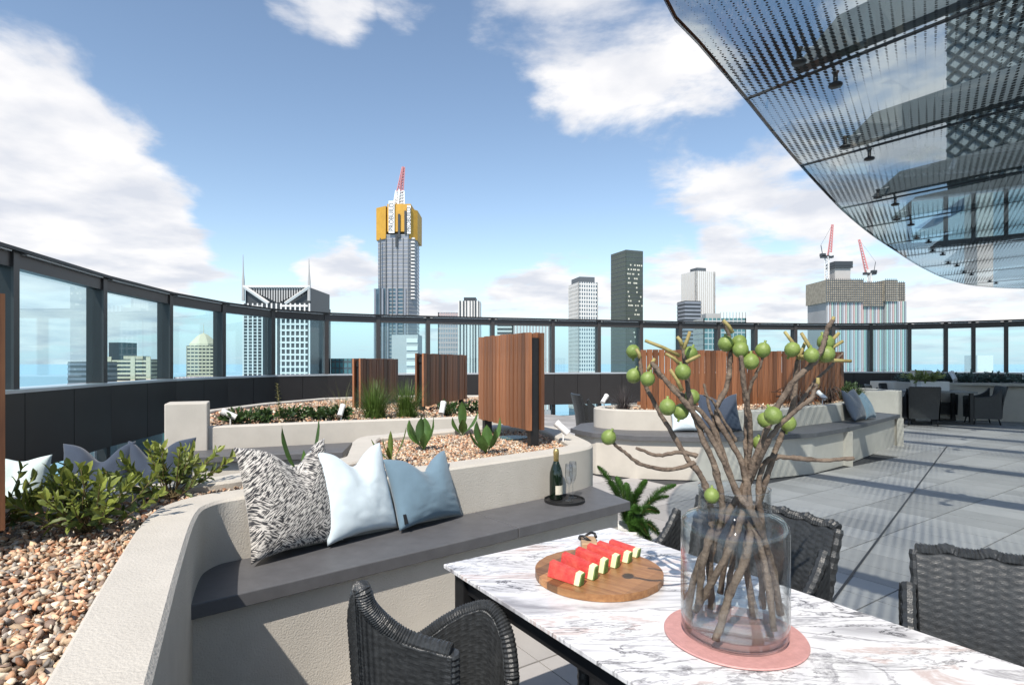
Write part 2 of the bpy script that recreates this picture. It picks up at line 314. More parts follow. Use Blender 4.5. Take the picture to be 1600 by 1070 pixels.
# ------------------------------------------------------------------ glass balustrade
RAIL, SILL, CLB = 2.62, 1.13, .26
bt = thing('glass_balustrade', 'tall curved teal glass balustrade in dark bronze frames around the terrace', 'balustrade', (-4, 12, -.2))
def ray_hit(px):
    s = (px - 800) / 900
    for i in range(len(bal) - 1):
        (x0, y0), (x1, y1) = bal[i], bal[i + 1]; f0, f1 = x0 - s * y0, x1 - s * y1
        if f0 * f1 <= 0 and y0 > 3 and (f0 != f1):
            t = f0 / (f0 - f1); return i + t
    return None
marks = [-330, -150, 22, 162, 266, 349, 426, 510, 591, 669, 770, 864, 936, 1002, 1063, 1123, 1181, 1243, 1302, 1361, 1421, 1478, 1521, 1572, 1625]
ts = [t for t in (ray_hit(m) for m in marks) if t is not None]
def at_t(t):
    i = min(int(t), len(bal) - 2); f = t - i; return Vector((bal[i][0] * (1 - f) + bal[i + 1][0] * f, bal[i][1] * (1 - f) + bal[i + 1][1] * f))
posts = [at_t(t) for t in ts]
ctr = Vector((4, 6))
for k, p in enumerate(posts):
    q = posts[min(k + 1, len(posts) - 1)] - posts[max(k - 1, 0)]; ang = math.atan2(q.y, q.x); nrm = Vector((q.y, -q.x)).normalized()
    if nrm.dot(ctr - p) < 0: nrm = -nrm
    c = p - nrm * .10
    o = MB().box((c.x, c.y, (RAIL - .04 + SILL) / 2), (.075, .20, RAIL - .04 - SILL), ang).build('post', M_dark, bt)
    c2 = p + nrm * .012
    MB().box((c2.x, c2.y, (RAIL - .04 + SILL) / 2), (.10, .024, RAIL - .04 - SILL), ang).build('post_cover', M_frame, bt)
    if k < len(posts) - 1:
        r = posts[k + 1]; e = r - p; ln = e.length; ea = math.atan2(e.y, e.x); en = Vector((e.y, -e.x)).normalized()
        if en.dot(ctr - p) < 0: en = -en
        mid = (p + r) / 2
        def bar(name, off, z0, z1, th, m, l=ln, bev=0): cc = mid + en * off; return MB().box((cc.x, cc.y, (z0 + z1) / 2), (l, th, z1 - z0), ea).build(name, m, bt, bevel=bev)
        bar('pane', -.12, SILL + .02, RAIL - .2, .014, M_glass, ln - .04)
        bar('top_beam', -.06, RAIL - .2, RAIL - .05, .12, M_frame, ln - .08)
        bar('handrail', .0, RAIL - .035, RAIL, .16, M_black, ln + .01)
        bar('rail_trim', .0, RAIL - .05, RAIL - .036, .10, M_sill, ln - .25)
        bar('sill', -.02, SILL - .03, SILL + .005, .26, M_sill, ln - .005)
        for h in (0, 1):
            cc = mid + e * (.25 if h else -.25) + en * .05; MB().box((cc.x, cc.y, (CLB + SILL - .03) / 2), (ln / 2 - .012, .10, SILL - .03 - CLB), ea).build('cladding_panel', M_dark, bt)
        bar('lower_pane', -.1, -.34, CLB, .014, M_glass, ln - .1)
        bar('lower_sill', -.0, -.42, -.34, .3, M_white, ln)
        MB().box((p.x, p.y, (CLB - .35) / 2), (.10, .12, CLB + .35), ang).build('lower_post', M_black, bt)
# ------------------------------------------------------------------ planters and benches
def ccw(poly):
    a = sum(poly[i][0] * poly[(i + 1) % len(poly)][1] - poly[(i + 1) % len(poly)][0] * poly[i][1] for i in range(len(poly)))
    return list(poly) if a > 0 else list(poly)[::-1]
def planter(label, outline, z0, z1, thick, bed, smooth_n=5, name='planter'):
    out_ = [(p.x, p.y) for p in crom([(x, y, 0) for x, y in ccw(outline)], smooth_n, True)]
    inn = offset(out_, thick); n = len(out_); r = .012
    oi = offset(out_, r); ii = offset(out_, thick - r)
    t = thing(name, label, 'planter', (sum(p[0] for p in out_) / n, sum(p[1] for p in out_) / n, z0))
    rings = [(out_, z0), (out_, z1 - r), (oi, z1), (ii, z1), (inn, z1 - r), (inn, bed - .05)]
    v = [(p[0], p[1], z) for ring, z in rings for p in ring]
    f = [(i * n + k, i * n + (k + 1) % n, (i + 1) * n + (k + 1) % n, (i + 1) * n + k) for i in range(len(rings) - 1) for k in range(n)]
    meshobj('wall', v, f, M_render, t, smooth='auto')
    c = offset(out_, thick * .5); meshobj('soil', [(p[0], p[1], bed) for p in c], [tuple(range(n))], M_soil, t)
    return t, inn
def straighten(poly, every=None):
    """insert points near polygon ends so that long straight runs stay straight under the spline"""
    o = []; n = len(poly)
    for i in range(n):
        a, b = Vector(poly[i]), Vector(poly[(i + 1) % n]); o.append(tuple(a)); l = (b - a).length
        if l > .55: o += [tuple(a + (b - a) * (.12 / l)), tuple(a + (b - a) * .5), tuple(b - (b - a) * (.12 / l))]
    return o
RIM = .81
pl1, in1 = planter('long pale planter wall that wraps the bench with the cushions', straighten(near_planter), 0, RIM, .185, .745, 4)
pl2, in2 = planter('low pale planter of grasses in front of the curved glass at left', straighten(mid_planter), 0, .76, .14, .70, 4)
pl3, in3 = planter('pale curved planter carrying the long wood fence at centre right', straighten(far_planter), .50, .79, .15, .73, 4)
pl4, in4 = planter('long pale planter of blue grey shrubs by the glass at far right', straighten(edge_planter), 0, .92, .14, .85, 4)
pl5, in5 = planter('short grey planter behind the right end of the wood fence', straighten(corner_planter), 0, .80, .14, .74, 4)
MB().box((-3.33, 5.92, .505), (.38, .34, 1.01), R(24)).build('pillar', M_render, None, bevel=.012)
tag(bpy.data.objects['pillar'], 'square pale concrete pillar at the left end of the grass planter', 'pillar')
q = P(1469, 600, .92); o = MB().box((q.x + .2, q.y + .9, .6), (.36, .36, 1.25), R(-20)).build('pillar', M_render, None, bevel=.012); tag(o, 'small pale concrete pillar behind the far dining table', 'pillar')
# bench with cushions
bn = thing('bench', 'long charcoal stone bench with three cushions against the planter wall', 'bench', (*ab(1.6, 2.6), 0))
MB().prism(bench_base, 0, .472).build('base_wall', M_render, bn, bevel=.006)
MB().prism([ab(.24, 2.38), ab(1.985, 2.38), ab(1.985, 2.795), ab(.36, 2.795)], .474, .53).build('slab', M_slab, bn, bevel=.004)
MB().prism([ab(1.99, 2.38), ab(2.92, 2.38), ab(3.08, 2.88), ab(2.76, 2.85), ab(2.7, 2.798), ab(1.99, 2.795)], .474, .53).build('slab', M_slab, bn, bevel=.004)
# bench behind it, in the left pit
b2 = thing('bench', 'low charcoal bench slab below the grass planter at left', 'bench', (-2.4, 5.6, 0))
MB().prism([(-3.35, 5.35), (-1.68, 5.72), (-1.78, 6.42), (-3.3, 5.78)], .47, .53).build('slab', M_slab, b2, bevel=.004)
MB().prism([(-3.3, 5.43), (-1.75, 5.78), (-1.83, 6.35), (-3.25, 5.72)], 0, .468).build('base_wall', M_render, b2)
b3 = thing('bench', 'charcoal bench behind the shrubs with two navy cushions', 'bench', (-2.6, 3.4, 0))
MB().prism([(-3.7, 2.9), (-2.3, 2.95), (-1.75, 3.35), (-1.95, 3.95), (-3.7, 3.6)], .47, .53).build('slab', M_slab, b3, bevel=.004)
MB().prism([(-3.6, 3.0), (-2.3, 3.05), (-1.85, 3.4), (-2.0, 3.85), (-3.6, 3.5)], 0, .468).build('base_wall', M_render, b3)
# curved far bench
b4 = thing('bench', 'curved charcoal bench around the planter with the wood fence', 'bench', (3.5, 8.2, 0))
fb = [(p.x, p.y) for p in crom([(x, y, 0) for x, y in ccw(straighten(far_bench))], 4, True)]
n = len(fb); i1 = offset(fb, .004)
meshobj('slab', [(p[0], p[1], z) for ring, z in ((fb, .474), (fb, .526), (i1, .53)) for p in ring], [(i * n + k, i * n + (k + 1) % n, (i + 1) * n + (k + 1) % n, (i + 1) * n + k) for i in range(2) for k in range(n)] + [tuple(range(2 * n, 3 * n)), tuple(range(n))[::-1]], M_slab, b4, smooth='auto')
fi = offset(fb, .06)
meshobj('base_wall', [(p[0], p[1], z) for z in (0, .472) for p in fi], [(k, (k + 1) % n, n + (k + 1) % n, n + k) for k in range(n)], M_render, b4, smooth='auto')
# pebbles
ico_v = np.array([(0, 0, 1)] + [(.894 * math.cos(k * 1.2566), .894 * math.sin(k * 1.2566), .447) for k in range(5)] + [(.894 * math.cos(k * 1.2566 + .628), .894 * math.sin(k * 1.2566 + .628), -.447) for k in range(5)] + [(0, 0, -1)])
ico_f = [(0, 1 + k, 1 + (k + 1) % 5) for k in range(5)] + [(1 + k, 6 + k, 1 + (k + 1) % 5) for k in range(5)] + [(1 + (k + 1) % 5, 6 + k, 6 + (k + 1) % 5) for k in range(5)] + [(11, 6 + (k + 1) % 5, 6 + k) for k in range(5)]
ico_f = np.array(ico_f)
def pebbles(poly, z, size, count, label, palette):
    xs = [p[0] for p in poly]; ys = [p[1] for p in poly]; pts = []
    while len(pts) < count:
        c = (random.uniform(min(xs), max(xs)), random.uniform(min(ys), max(ys)))
        px = 800 + 900 * c[0] / max(c[1], .05)
        if c[1] < .3 or px < -160 or px > 1750: count -= .3; continue
        if inside(c, poly): pts.append(c)
    n = len(pts); pts = np.array(pts); s = size * rng.uniform(.55, 1.35, n)
    sc3 = np.stack([s * rng.uniform(.8, 1.3, n), s * rng.uniform(.6, 1, n), s * rng.uniform(.22, .5, n)], 1)
    v = ico_v[None] * (1 + rng.normal(0, .24, (n, 12, 1))) * sc3[:, None]
    # random rotation
    qn = rng.normal(0, 1, (n, 4)) * np.array([1, .5, .5, 1]); qn /= np.linalg.norm(qn, axis=1)[:, None]; a, b, c, d = qn.T
    Rm = np.stack([np.stack([1 - 2 * (c * c + d * d), 2 * (b * c - a * d), 2 * (b * d + a * c)], 1), np.stack([2 * (b * c + a * d), 1 - 2 * (b * b + d * d), 2 * (c * d - a * b)], 1), np.stack([2 * (b * d - a * c), 2 * (c * d + a * b), 1 - 2 * (b * b + c * c)], 1)], 1)
    v = np.einsum('nij,nkj->nki', Rm, v)
    v[:, :, 0] += pts[:, 0, None]; v[:, :, 1] += pts[:, 1, None]; v[:, :, 2] += (z + rng.uniform(0, .022, n))[:, None]
    fs = (ico_f[None] + (np.arange(n) * 12)[:, None, None]).reshape(-1, 3)
    me = bpy.data.meshes.new('pebbles'); me.vertices.add(n * 12); me.vertices.foreach_set('co', v.reshape(-1)); me.loops.add(len(fs) * 3); me.loops.foreach_set('vertex_index', fs.reshape(-1)); me.polygons.add(len(fs)); me.polygons.foreach_set('loop_start', np.arange(0, len(fs) * 3, 3)); me.polygons.foreach_set('loop_total', np.full(len(fs), 3)); me.update(calc_edges=True); me.materials.append(M_peb)
    o = bpy.data.objects.new('pebbles', me); col.objects.link(o)
    pal = np.array(palette); c = pal[rng.integers(0, len(pal), n)] * rng.uniform(.55, 1.35, (n, 1)); set_tone(o, np.repeat(c, 20, 0))
    o['kind'] = 'stuff'; o['label'] = label; o['category'] = 'pebbles'
pal = [(.46, .26, .15), (.58, .42, .27), (.62, .52, .40), (.40, .19, .10), (.70, .60, .48), (.24, .17, .13), (.52, .37, .25), (.34, .30, .26), (.66, .40, .26)]
pebbles(in1, .752, .0125, 30000, 'tan and brown pebbles around the shrubs in the nearest planter', pal)
pebbles(in2, .705, .022, 9000, 'tan pebbles under the grass clump in the low planter', pal)
pebbles(in3, .735, .024, 3500, 'brown pebbles below the long wood fence', pal)
# ------------------------------------------------------------------ wood screens
def screen(label, p0, p1, z0, z1, nsl, gap, double=True, legs=True):
    p0, p1 = Vector(p0), Vector(p1); e = p1 - p0; ln = e.length; e.normalize(); nr = Vector((e.y, -e.x)); ang = math.atan2(e.y, e.x)
    t = thing('timber_screen', label, 'screen', (*p0, z0), 'timber slat screens')
    pitch = ln / nsl; w_ = pitch - gap
    m0 = MB().box((0, 0, (z0 + z1) / 2), (w_, .028, z1 - z0)).mesh('slat', M_wood)
    for side in ((-1, 1) if double else (1,)):
        for k in range(nsl):
            c = p0 + e * (pitch * (k + .5)) + nr * (.052 * side + random.uniform(-.005, .005)); o = bpy.data.objects.new('slat', m0); o.location = (c.x, c.y, random.uniform(-.004, .004)); o.rotation_euler = (0, 0, ang + random.uniform(-.01, .01)); col.objects.link(o); attach(o, t)
    c = p0 + e * ln / 2
    if double:
        for zz in (z0 + .1, z1 - .1): MB().box((c.x, c.y, zz), (ln - .12, .07, .05), ang).build('frame_bar', M_black, t)
        for f in (.06, .94): cc = p0 + e * ln * f; MB().box((cc.x, cc.y, (z0 - .25 + z1 - .04) / 2), (.06, .07, z1 - z0 + .21), ang).build('post', M_black, t)
    else:
        for zz in (z0 + .12, z1 - .06): cc = c - nr * .0; MB().box((cc.x, cc.y, zz), (ln, .03, .05), ang).build('frame_bar', M_wood, t)
    return t
screen('nearest timber slat screen, beside the champagne bottle', (-.255, 5.35), (.19, 4.42), .90, 1.65, 15, .011)
screen('timber slat screen between the grass clump and the nearest screen', PY(655, 553, 8.2).xy, PY(724, 559, 10.0).xy, .79, 1.545, 16, .011)
screen('timber slat screen half hidden behind the grass clump', PY(557, 560, 8.7).xy, PY(617, 563, 10.5).xy, .74, 1.48, 16, .011)
screen('timber slat screen cut off at the left edge of view', (-2.85, 2.28), (-1.745, 1.905), .85, 1.655, 15, .011)
screen('long timber slat fence on the curved planter', (1.78, 8.15), (5.72, 10.02), .72, 1.60, 40, .030, double=False)
# ------------------------------------------------------------------ cushions
def fabric(name, c1, c2=None, rough=.85, kind=None):
    m = mat(name, c1, rough, var=.06, scale=10, bump=.25, bscale=400, spec=.2); t = m.node_tree; b = t.nodes['Principled BSDF']; b.inputs['Sheen Weight'].default_value = .25
    if kind == 'hatch':
        tcn = t.nodes.new('ShaderNodeTexCoord'); n_ = t.nodes.new
        vals = []
        for rot in (R(32), R(-38)):
            m0 = n_('ShaderNodeMapping'); m0.inputs['Rotation'].default_value = (0, 0, rot); t.links.new(tcn.outputs['Object'], m0.inputs[0]); mp = n_('ShaderNodeMapping'); mp.inputs['Scale'].default_value = (40, 250, 14); t.links.new(m0.outputs[0], mp.inputs[0])
            nn_ = n_('ShaderNodeTexNoise'); nn_.inputs['Scale'].default_value = 1.0; nn_.inputs['Detail'].default_value = 2.5; t.links.new(mp.outputs[0], nn_.inputs[0]); vals.append(nn_.outputs[0])
        sel = n_('ShaderNodeTexNoise'); sel.inputs['Scale'].default_value = 7; t.links.new(tcn.outputs['Object'], sel.inputs[0])
        sr = n_('ShaderNodeMapRange'); t.links.new(sel.outputs[0], sr.inputs[0]); sr.inputs[1].default_value = .47; sr.inputs[2].default_value = .53
        mxn = n_('ShaderNodeMix'); t.links.new(sr.outputs[0], mxn.inputs[0]); t.links.new(vals[0], mxn.inputs[2]); t.links.new(vals[1], mxn.inputs[3])
        rp = n_('ShaderNodeMapRange'); t.links.new(mxn.outputs[0], rp.inputs[0]); rp.inputs[1].default_value = .47; rp.inputs[2].default_value = .54
        cm = n_('ShaderNodeMix'); cm.data_type = 'RGBA'; t.links.new(rp.outputs[0], cm.inputs[0]); cm.inputs[6].default_value = (*c2, 1); cm.inputs[7].default_value = (*c1, 1); t.links.new(cm.outputs[2], b.inputs['Base Color'])
    return m
def cushion(label, base, right, lean, wd, ht, m, dent=.22, dc=0.0, seed=0, grp=None, name='cushion', T=.085, lab=None):
    rt = Vector((right[0], right[1], 0)).normalized(); bk = Vector((-rt.y, rt.x, 0)); up = (Vector((0, 0, 1)) * math.cos(lean) + bk * math.sin(lean)); nr = rt.cross(up)
    n = 44; vs_ = []; fs = []
    for s in (1, -1):
        for j in range(n + 1):
            for i in range(n + 1):
                u, v = -1 + 2 * i / n, -1 + 2 * j / n
                x = u * (1 - .09 * (1 - v * v)); y = v * (1 - .09 * (1 - u * u))
                top = max(0, (v + .25) / 1.25)
                y -= dent * 1.9 * math.exp(-((u - dc) / .42) ** 2) * top ** 1.6
                th = T * (max(0, 1 - u * u) ** .42) * (max(0, 1 - v * v) ** .42) * (1 - .45 * top * math.exp(-((u - dc) / .3) ** 2))
                edge = (1 - u * u) * (1 - v * v)
                q = Vector((u * 2.6 + seed, v * 2.6, s * 2.0))
                wr =   .004 * mnoise.noise(q) + .003 * abs(mnoise.noise(Vector((u * 1.5 + v * 3.5 + seed, v * 2 - u * 2.5, s)))) * (1.2 - v)
                th = th + wr * min(1, edge * 4)
                p = rt * (x * wd / 2) + up * ((y + 1) * ht / 2) + nr * (s * th)
                vs_.append(p)
    st = (n + 1) ** 2
    for s in (0, 1):
        for j in range(n):
            for i in range(n):
                a = s * st + j * (n + 1) + i; f = (a, a + 1, a + n + 2, a + n + 1); fs.append(f if s == 0 else f[::-1])
    # mesh in local axes so that the print follows the cloth
    Mx = Matrix((rt, up, nr)).transposed().to_4x4(); inv = Mx.inverted()
    o = meshobj(name, [inv @ v for v in vs_], fs, m, None, True); o.matrix_world = Matrix.Translation(base) @ Mx
    wl = o.modifiers.new('weld', 'WELD'); wl.merge_threshold = .0008
    tag(o, label, 'cushion', grp); return o
F_hatch = fabric('black and ivory hatched cloth', (.60, .57, .53), (.035, .035, .04), kind='hatch')
F_pale = fabric('pale blue linen', (.60, .69, .74)); F_steel = fabric('dusty blue velvet', (.14, .215, .275)); F_navy = fabric('navy cloth', (.045, .06, .09)); F_mint = fabric('pale mint cloth', (.60, .70, .68))
def bc(px0, py0, px1, py1): a, b = P(px0, py0, .534), P(px1, py1, .534); return (a + b) / 2 + Vector((0, 0, .012)), (b - a)
b_, r_ = bc(398, 893, 512, 850); cushion('black and ivory hatched cushion, leftmost of three on the bench', b_ + Vector((.015, .04, 0)), (.66, .75), R(20), .455, .52, F_hatch, .21, .18, 1, 'scatter cushions')
b_, r_ = bc(514, 866, 612, 827); cushion('pale blue linen cushion in the middle of the bench', b_ + Vector((.0, .04, 0)), (.66, .75), R(20), .415, .465, F_pale, .20, .05, 5, 'scatter cushions')
b_, r_ = bc(623, 846, 716, 803); o = cushion('dusty blue velvet cushion, rightmost of three on the bench', b_ + Vector((.0, .04, 0)), (.66, .75), R(22), .44, .385, F_steel, .24, .1, 9, 'scatter cushions')
tg = MB().box((-.19, .05, .03), (.012, .05, .02)).build('tag', M_black); tg.parent = o
cushion('navy cushion behind the shrubs, nearer the left edge', (-2.42, 3.34, .555), (.95, .3), R(12), .37, .40, F_navy, .26, .1, 13, 'scatter cushions')
cushion('navy cushion behind the shrubs, beside the square pillar', (-2.11, 3.44, .555), (.95, .3), R(12), .37, .41, F_navy, .28, -.25, 17, 'scatter cushions')
cushion('pale mint cushion behind the shrubs at the left edge', (-2.76, 3.2, .54), (.95, .3), R(14), .28, .36, F_mint, .05, 0, 19, 'scatter cushions')
cushion('navy cushion on the right end of the curved bench', (5.30, 8.75, .54), (.75, .66), R(22), .52, .50, F_navy, .12, -.3, 23, 'scatter cushions')
cushion('blue cushion leaning behind the navy one on the curved bench', (5.62, 9.02, .54), (.75, .66), R(26), .48, .44, F_steel, .14, 0, 27, 'scatter cushions')
cushion('navy cushion on the curved bench behind the fig branches', (2.68, 7.36, .54), (1, .06), R(20), .55, .5, F_navy, .15, .1, 29, 'scatter cushions')
cushion('pale cushion on the curved bench behind the fig branches', (2.25, 7.34, .54), (1, .0), R(26), .42, .36, F_pale, .12, 0, 31, 'scatter cushions')
# ------------------------------------------------------------------ dining table
tl = P(693, 881, .75); TBL = .76; TLEN = 2.1
def tb(a, b, z): p = tl.xy + A * a - B * b; return Vector((p.x, p.y, z))
def marble():
    m = mat('swirled marble', (.7, .68, .67), .22, spec=.5); t = m.node_tree; b = t.nodes['Principled BSDF']; n = t.nodes.new; l = t.links.new
    tcn = n('ShaderNodeTexCoord'); mp = n('ShaderNodeMapping'); mp.inputs['Rotation'].default_value = (0, 0, R(52)); mp.inputs['Scale'].default_value = (1.0, 4.2, 1); l(tcn.outputs['Object'], mp.inputs[0])
    n1 = n('ShaderNodeTexNoise'); n1.inputs['Scale'].default_value = 1.25; n1.inputs['Detail'].default_value = 8; n1.inputs['Roughness'].default_value = .62; n1.inputs['Distortion'].default_value = 1.3; l(mp.outputs[0], n1.inputs[0])
    r1 = n('ShaderNodeValToRGB'); e = r1.color_ramp; l(n1.outputs[0], r1.inputs[0])
    e.elements[0].position = .30; e.elements[0].color = (.30, .29, .30, 1); e.elements[1].position = .72; e.elements[1].color = (.66, .66, .68, 1)
    for p_, c_ in ((.40, (.62, .61, .62)), (.455, (.74, .73, .73)), (.485, (.36, .35, .36)), (.50, (.70, .69, .70)), (.56, (.76, .75, .75)), (.60, (.56, .46, .43)), (.64, (.74, .73, .73))): q = e.elements.new(p_); q.color = (*c_, 1)
    n2 = n('ShaderNodeTexNoise'); n2.inputs['Scale'].default_value = 1.9; n2.inputs['Detail'].default_value = 6; n2.inputs['Roughness'].default_value = .7; n2.inputs['Distortion'].default_value = 1.4; l(mp.outputs[0], n2.inputs[0])
    r2 = n('ShaderNodeValToRGB'); l(n2.outputs[0], r2.inputs[0]); e = r2.color_ramp; e.elements[0].position = .474; e.elements[0].color = (1, 1, 1, 1); e.elements[1].position = .522; e.elements[1].color = (1, 1, 1, 1); q = e.elements.new(.50); q.color = (.10, .095, .10, 1)
    n3 = n('ShaderNodeTexNoise'); n3.inputs['Scale'].default_value = 1.3; l(mp.outputs[0], n3.inputs[0]); r3 = n('ShaderNodeMapRange'); l(n3.outputs[0], r3.inputs[0]); r3.inputs[1].default_value = .38; r3.inputs[2].default_value = .56
    mm = n('ShaderNodeMix'); mm.data_type = 'RGBA'; mm.blend_type = 'MULTIPLY'; l(r3.outputs[0], mm.inputs[0]); l(r1.outputs[0], mm.inputs[6]); l(r2.outputs[0], mm.inputs[7]); l(mm.outputs[2], b.inputs['Base Color'])
    return m
tt = thing('dining_table', 'marble topped dining table with black steel legs in the foreground', 'table', (tb(.38, 1, 0)))
MB().prism([tb(0, 0, 0)[:2], tb(TBL, 0, 0)[:2], tb(TBL, TLEN, 0)[:2], tb(0, TLEN, 0)[:2]], .737, .75).build('table_top', marble(), tt, bevel=.002)
for a in (.05, TBL - .05):
    for b in (.07, TLEN - .07): c = tb(a, b, .3675); MB().box(c, (.06, .06, .735), rz).build('leg', M_black, tt, bevel=.003)
for a in (.05, TBL - .05): c = tb(a, TLEN / 2, .70); MB().box(c, (.03, TLEN - .2, .05), rz).build('apron', M_black, tt)
# serving board with melon
bo = P(935, 889, .772); bd = thing('serving_board', 'round striped wooden serving board on the marble table', 'board', (bo.x, bo.y, .75))
br = .198; nst = 9
woodm = mat('acacia', (.40, .20, .08), .42, rand=.5, col2=(.22, .095, .035), scale=3, stretch=(2, 24, 24), bump=.05, bscale=30)
dirb = Vector((.62, .78, 0)); perp = Vector((.78, -.62, 0))
for k in range(nst):
    s0, s1 = -br + 2 * br * k / nst, -br + 2 * br * (k + 1) / nst; pts = []
    ss = [s0 + (s1 - s0) * j / 6 for j in range(7)]
    up_ = [(s, math.sqrt(max(0, br * br - s * s))) for s in ss]
    poly = [(s, h) for s, h in up_] + [(s, -h) for s, h in up_[::-1]]
    o = MB().prism([(x * math.cos(0) , y) for x, y in poly], 0, .021).build('stave', woodm, None); o.location = (bo.x, bo.y, .7512); o.rotation_euler = (0, 0, math.atan2(perp.y, perp.x)); o.parent = bd; o.matrix_parent_inverse = Matrix.Translation(-Vector(bd.location))
hp = P(920, 857, .772); o = MB().prism([(hp.x - .028, hp.y - .03), (hp.x + .028, hp.y - .03), (hp.x + .03, hp.y + .055), (hp.x - .022, hp.y + .06)], .7515, .800).build('handle', mat('pale wood', (.5, .33, .19), .5, var=.2), bd, bevel=.004)
MB().tube([(hp.x + .03 * math.cos(a), hp.y + .03 + .03 * math.sin(a), .802 + .012 * math.sin(a * 2)) for a in (i * .5 for i in range(13))], .005, 6).build('leather_loop', M_black, bd, True)
M_flesh = mat('melon flesh', (.52, .035, .035), .35, col2=(.60, .10, .07), scale=40, bump=.3, bscale=120); M_rind = mat('melon rind', (.72, .72, .42), .4, var=.1); M_skin = mat('melon skin', (.10, .16, .04), .4, var=.4, scale=50)
s0, s1 = P(884, 895, .795), P(975, 854, .795)
wm = ['watermelon slice nearest the left edge of the board', 'second watermelon slice from the left on the board', 'third watermelon slice from the left on the board', 'third watermelon slice from the right on the board', 'second watermelon slice from the right on the board', 'watermelon slice furthest right on the board']
for k in range(6):
    c = s0.lerp(s1, k / 5); dr = Vector((.74, -.67, 0)).normalized(); sd_ = Vector((.67, .74, 0)); hh = .038 + .012 * math.sin(k * .7 + .3); ln = .122 + .008 * math.sin(k * 2)
    t = thing('melon_slice', wm[k], 'watermelon', (c.x, c.y, .7725), 'watermelon slices')
    def seg(f0, f1, name, m):
        v = []
        for f in (f0, f1):
            q = Vector((c.x, c.y, 0)) + dr * ((f - .5) * ln); tilt = sd_ * .022
            h_ = hh * (1.12 - .32 * f)
            for a_, z_ in ((-.013, 0), (.010, 0), (.012, h_), (-.007, h_ * .93)): v.append(q + sd_ * (a_ + (.006 if z_ else 0)) + Vector((0, 0, .773 + z_)))
        meshobj(name, v, [(0, 1, 2, 3)[::-1], (4, 5, 6, 7), (0, 1, 5, 4), (1, 2, 6, 5), (2, 3, 7, 6), (3, 0, 4, 7)], m, t, bevel=.002)
    seg(0, .80, 'flesh', M_flesh); seg(.801, .95, 'rind', M_rind); seg(.951, .985, 'skin', M_skin)
# coaster, vase, water, branches
vc = P(1147, 988, .757); vx, vy = vc.x, vc.y
co = MB().lathe([(0, 0), (.163, 0), (.167, .003), (.165, .006), (0, .006)], (vx, vy, .7505), 72).build('placemat', mat('dusty pink coaster', (.52, .27, .25), .55, var=.1, scale=60, bump=.2, bscale=150), None, 'auto'); tag(co, 'round dusty pink placemat under the glass vase', 'placemat')
vz = .7572; VR = .126
vs_t = thing('glass_vase', 'large clear glass jar vase of fig branches on the pink placemat', 'vase', (vx, vy, vz))
prof_o = [(.0, 0), (.10, 0), (.118, .004), (.125, .016), (VR, .05), (VR, .255), (.123, .272), (.112, .285), (.096, .292), (.087, .298), (.0835, .308), (.083, .352), (.085, .357)]
prof_i = [(.082, .357), (.079, .352), (.0795, .308), (.084, .294), (.094, .288), (.109, .280), (.119, .268), (VR - .0045, .252), (VR - .0045, .05), (.12, .026), (.11, .020), (0, .018)]
MB().lathe(prof_o + prof_i, (vx, vy, vz), 96).build('jar', M_vase, vs_t, True)
MB().lathe([(0, .0195), (.109, .0215), (.1185, .028), (VR - .006, .05), (VR - .006, .0735), (VR - .009, .072), (0, .072)], (vx, vy, vz), 72).build('water', M_water, vs_t, True)
figm = mat('green fig skin', (.12, .18, .035), .5, col2=(.23, .30, .075), scale=30, bump=.2, bscale=90)
stalkm = mat('young fig shoot', (.36, .32, .12), .6, col2=(.24, .17, .06), scale=40, bump=.3, bscale=90)
def bp(px, py, dy=0): return PY(px, py, vy + dy)
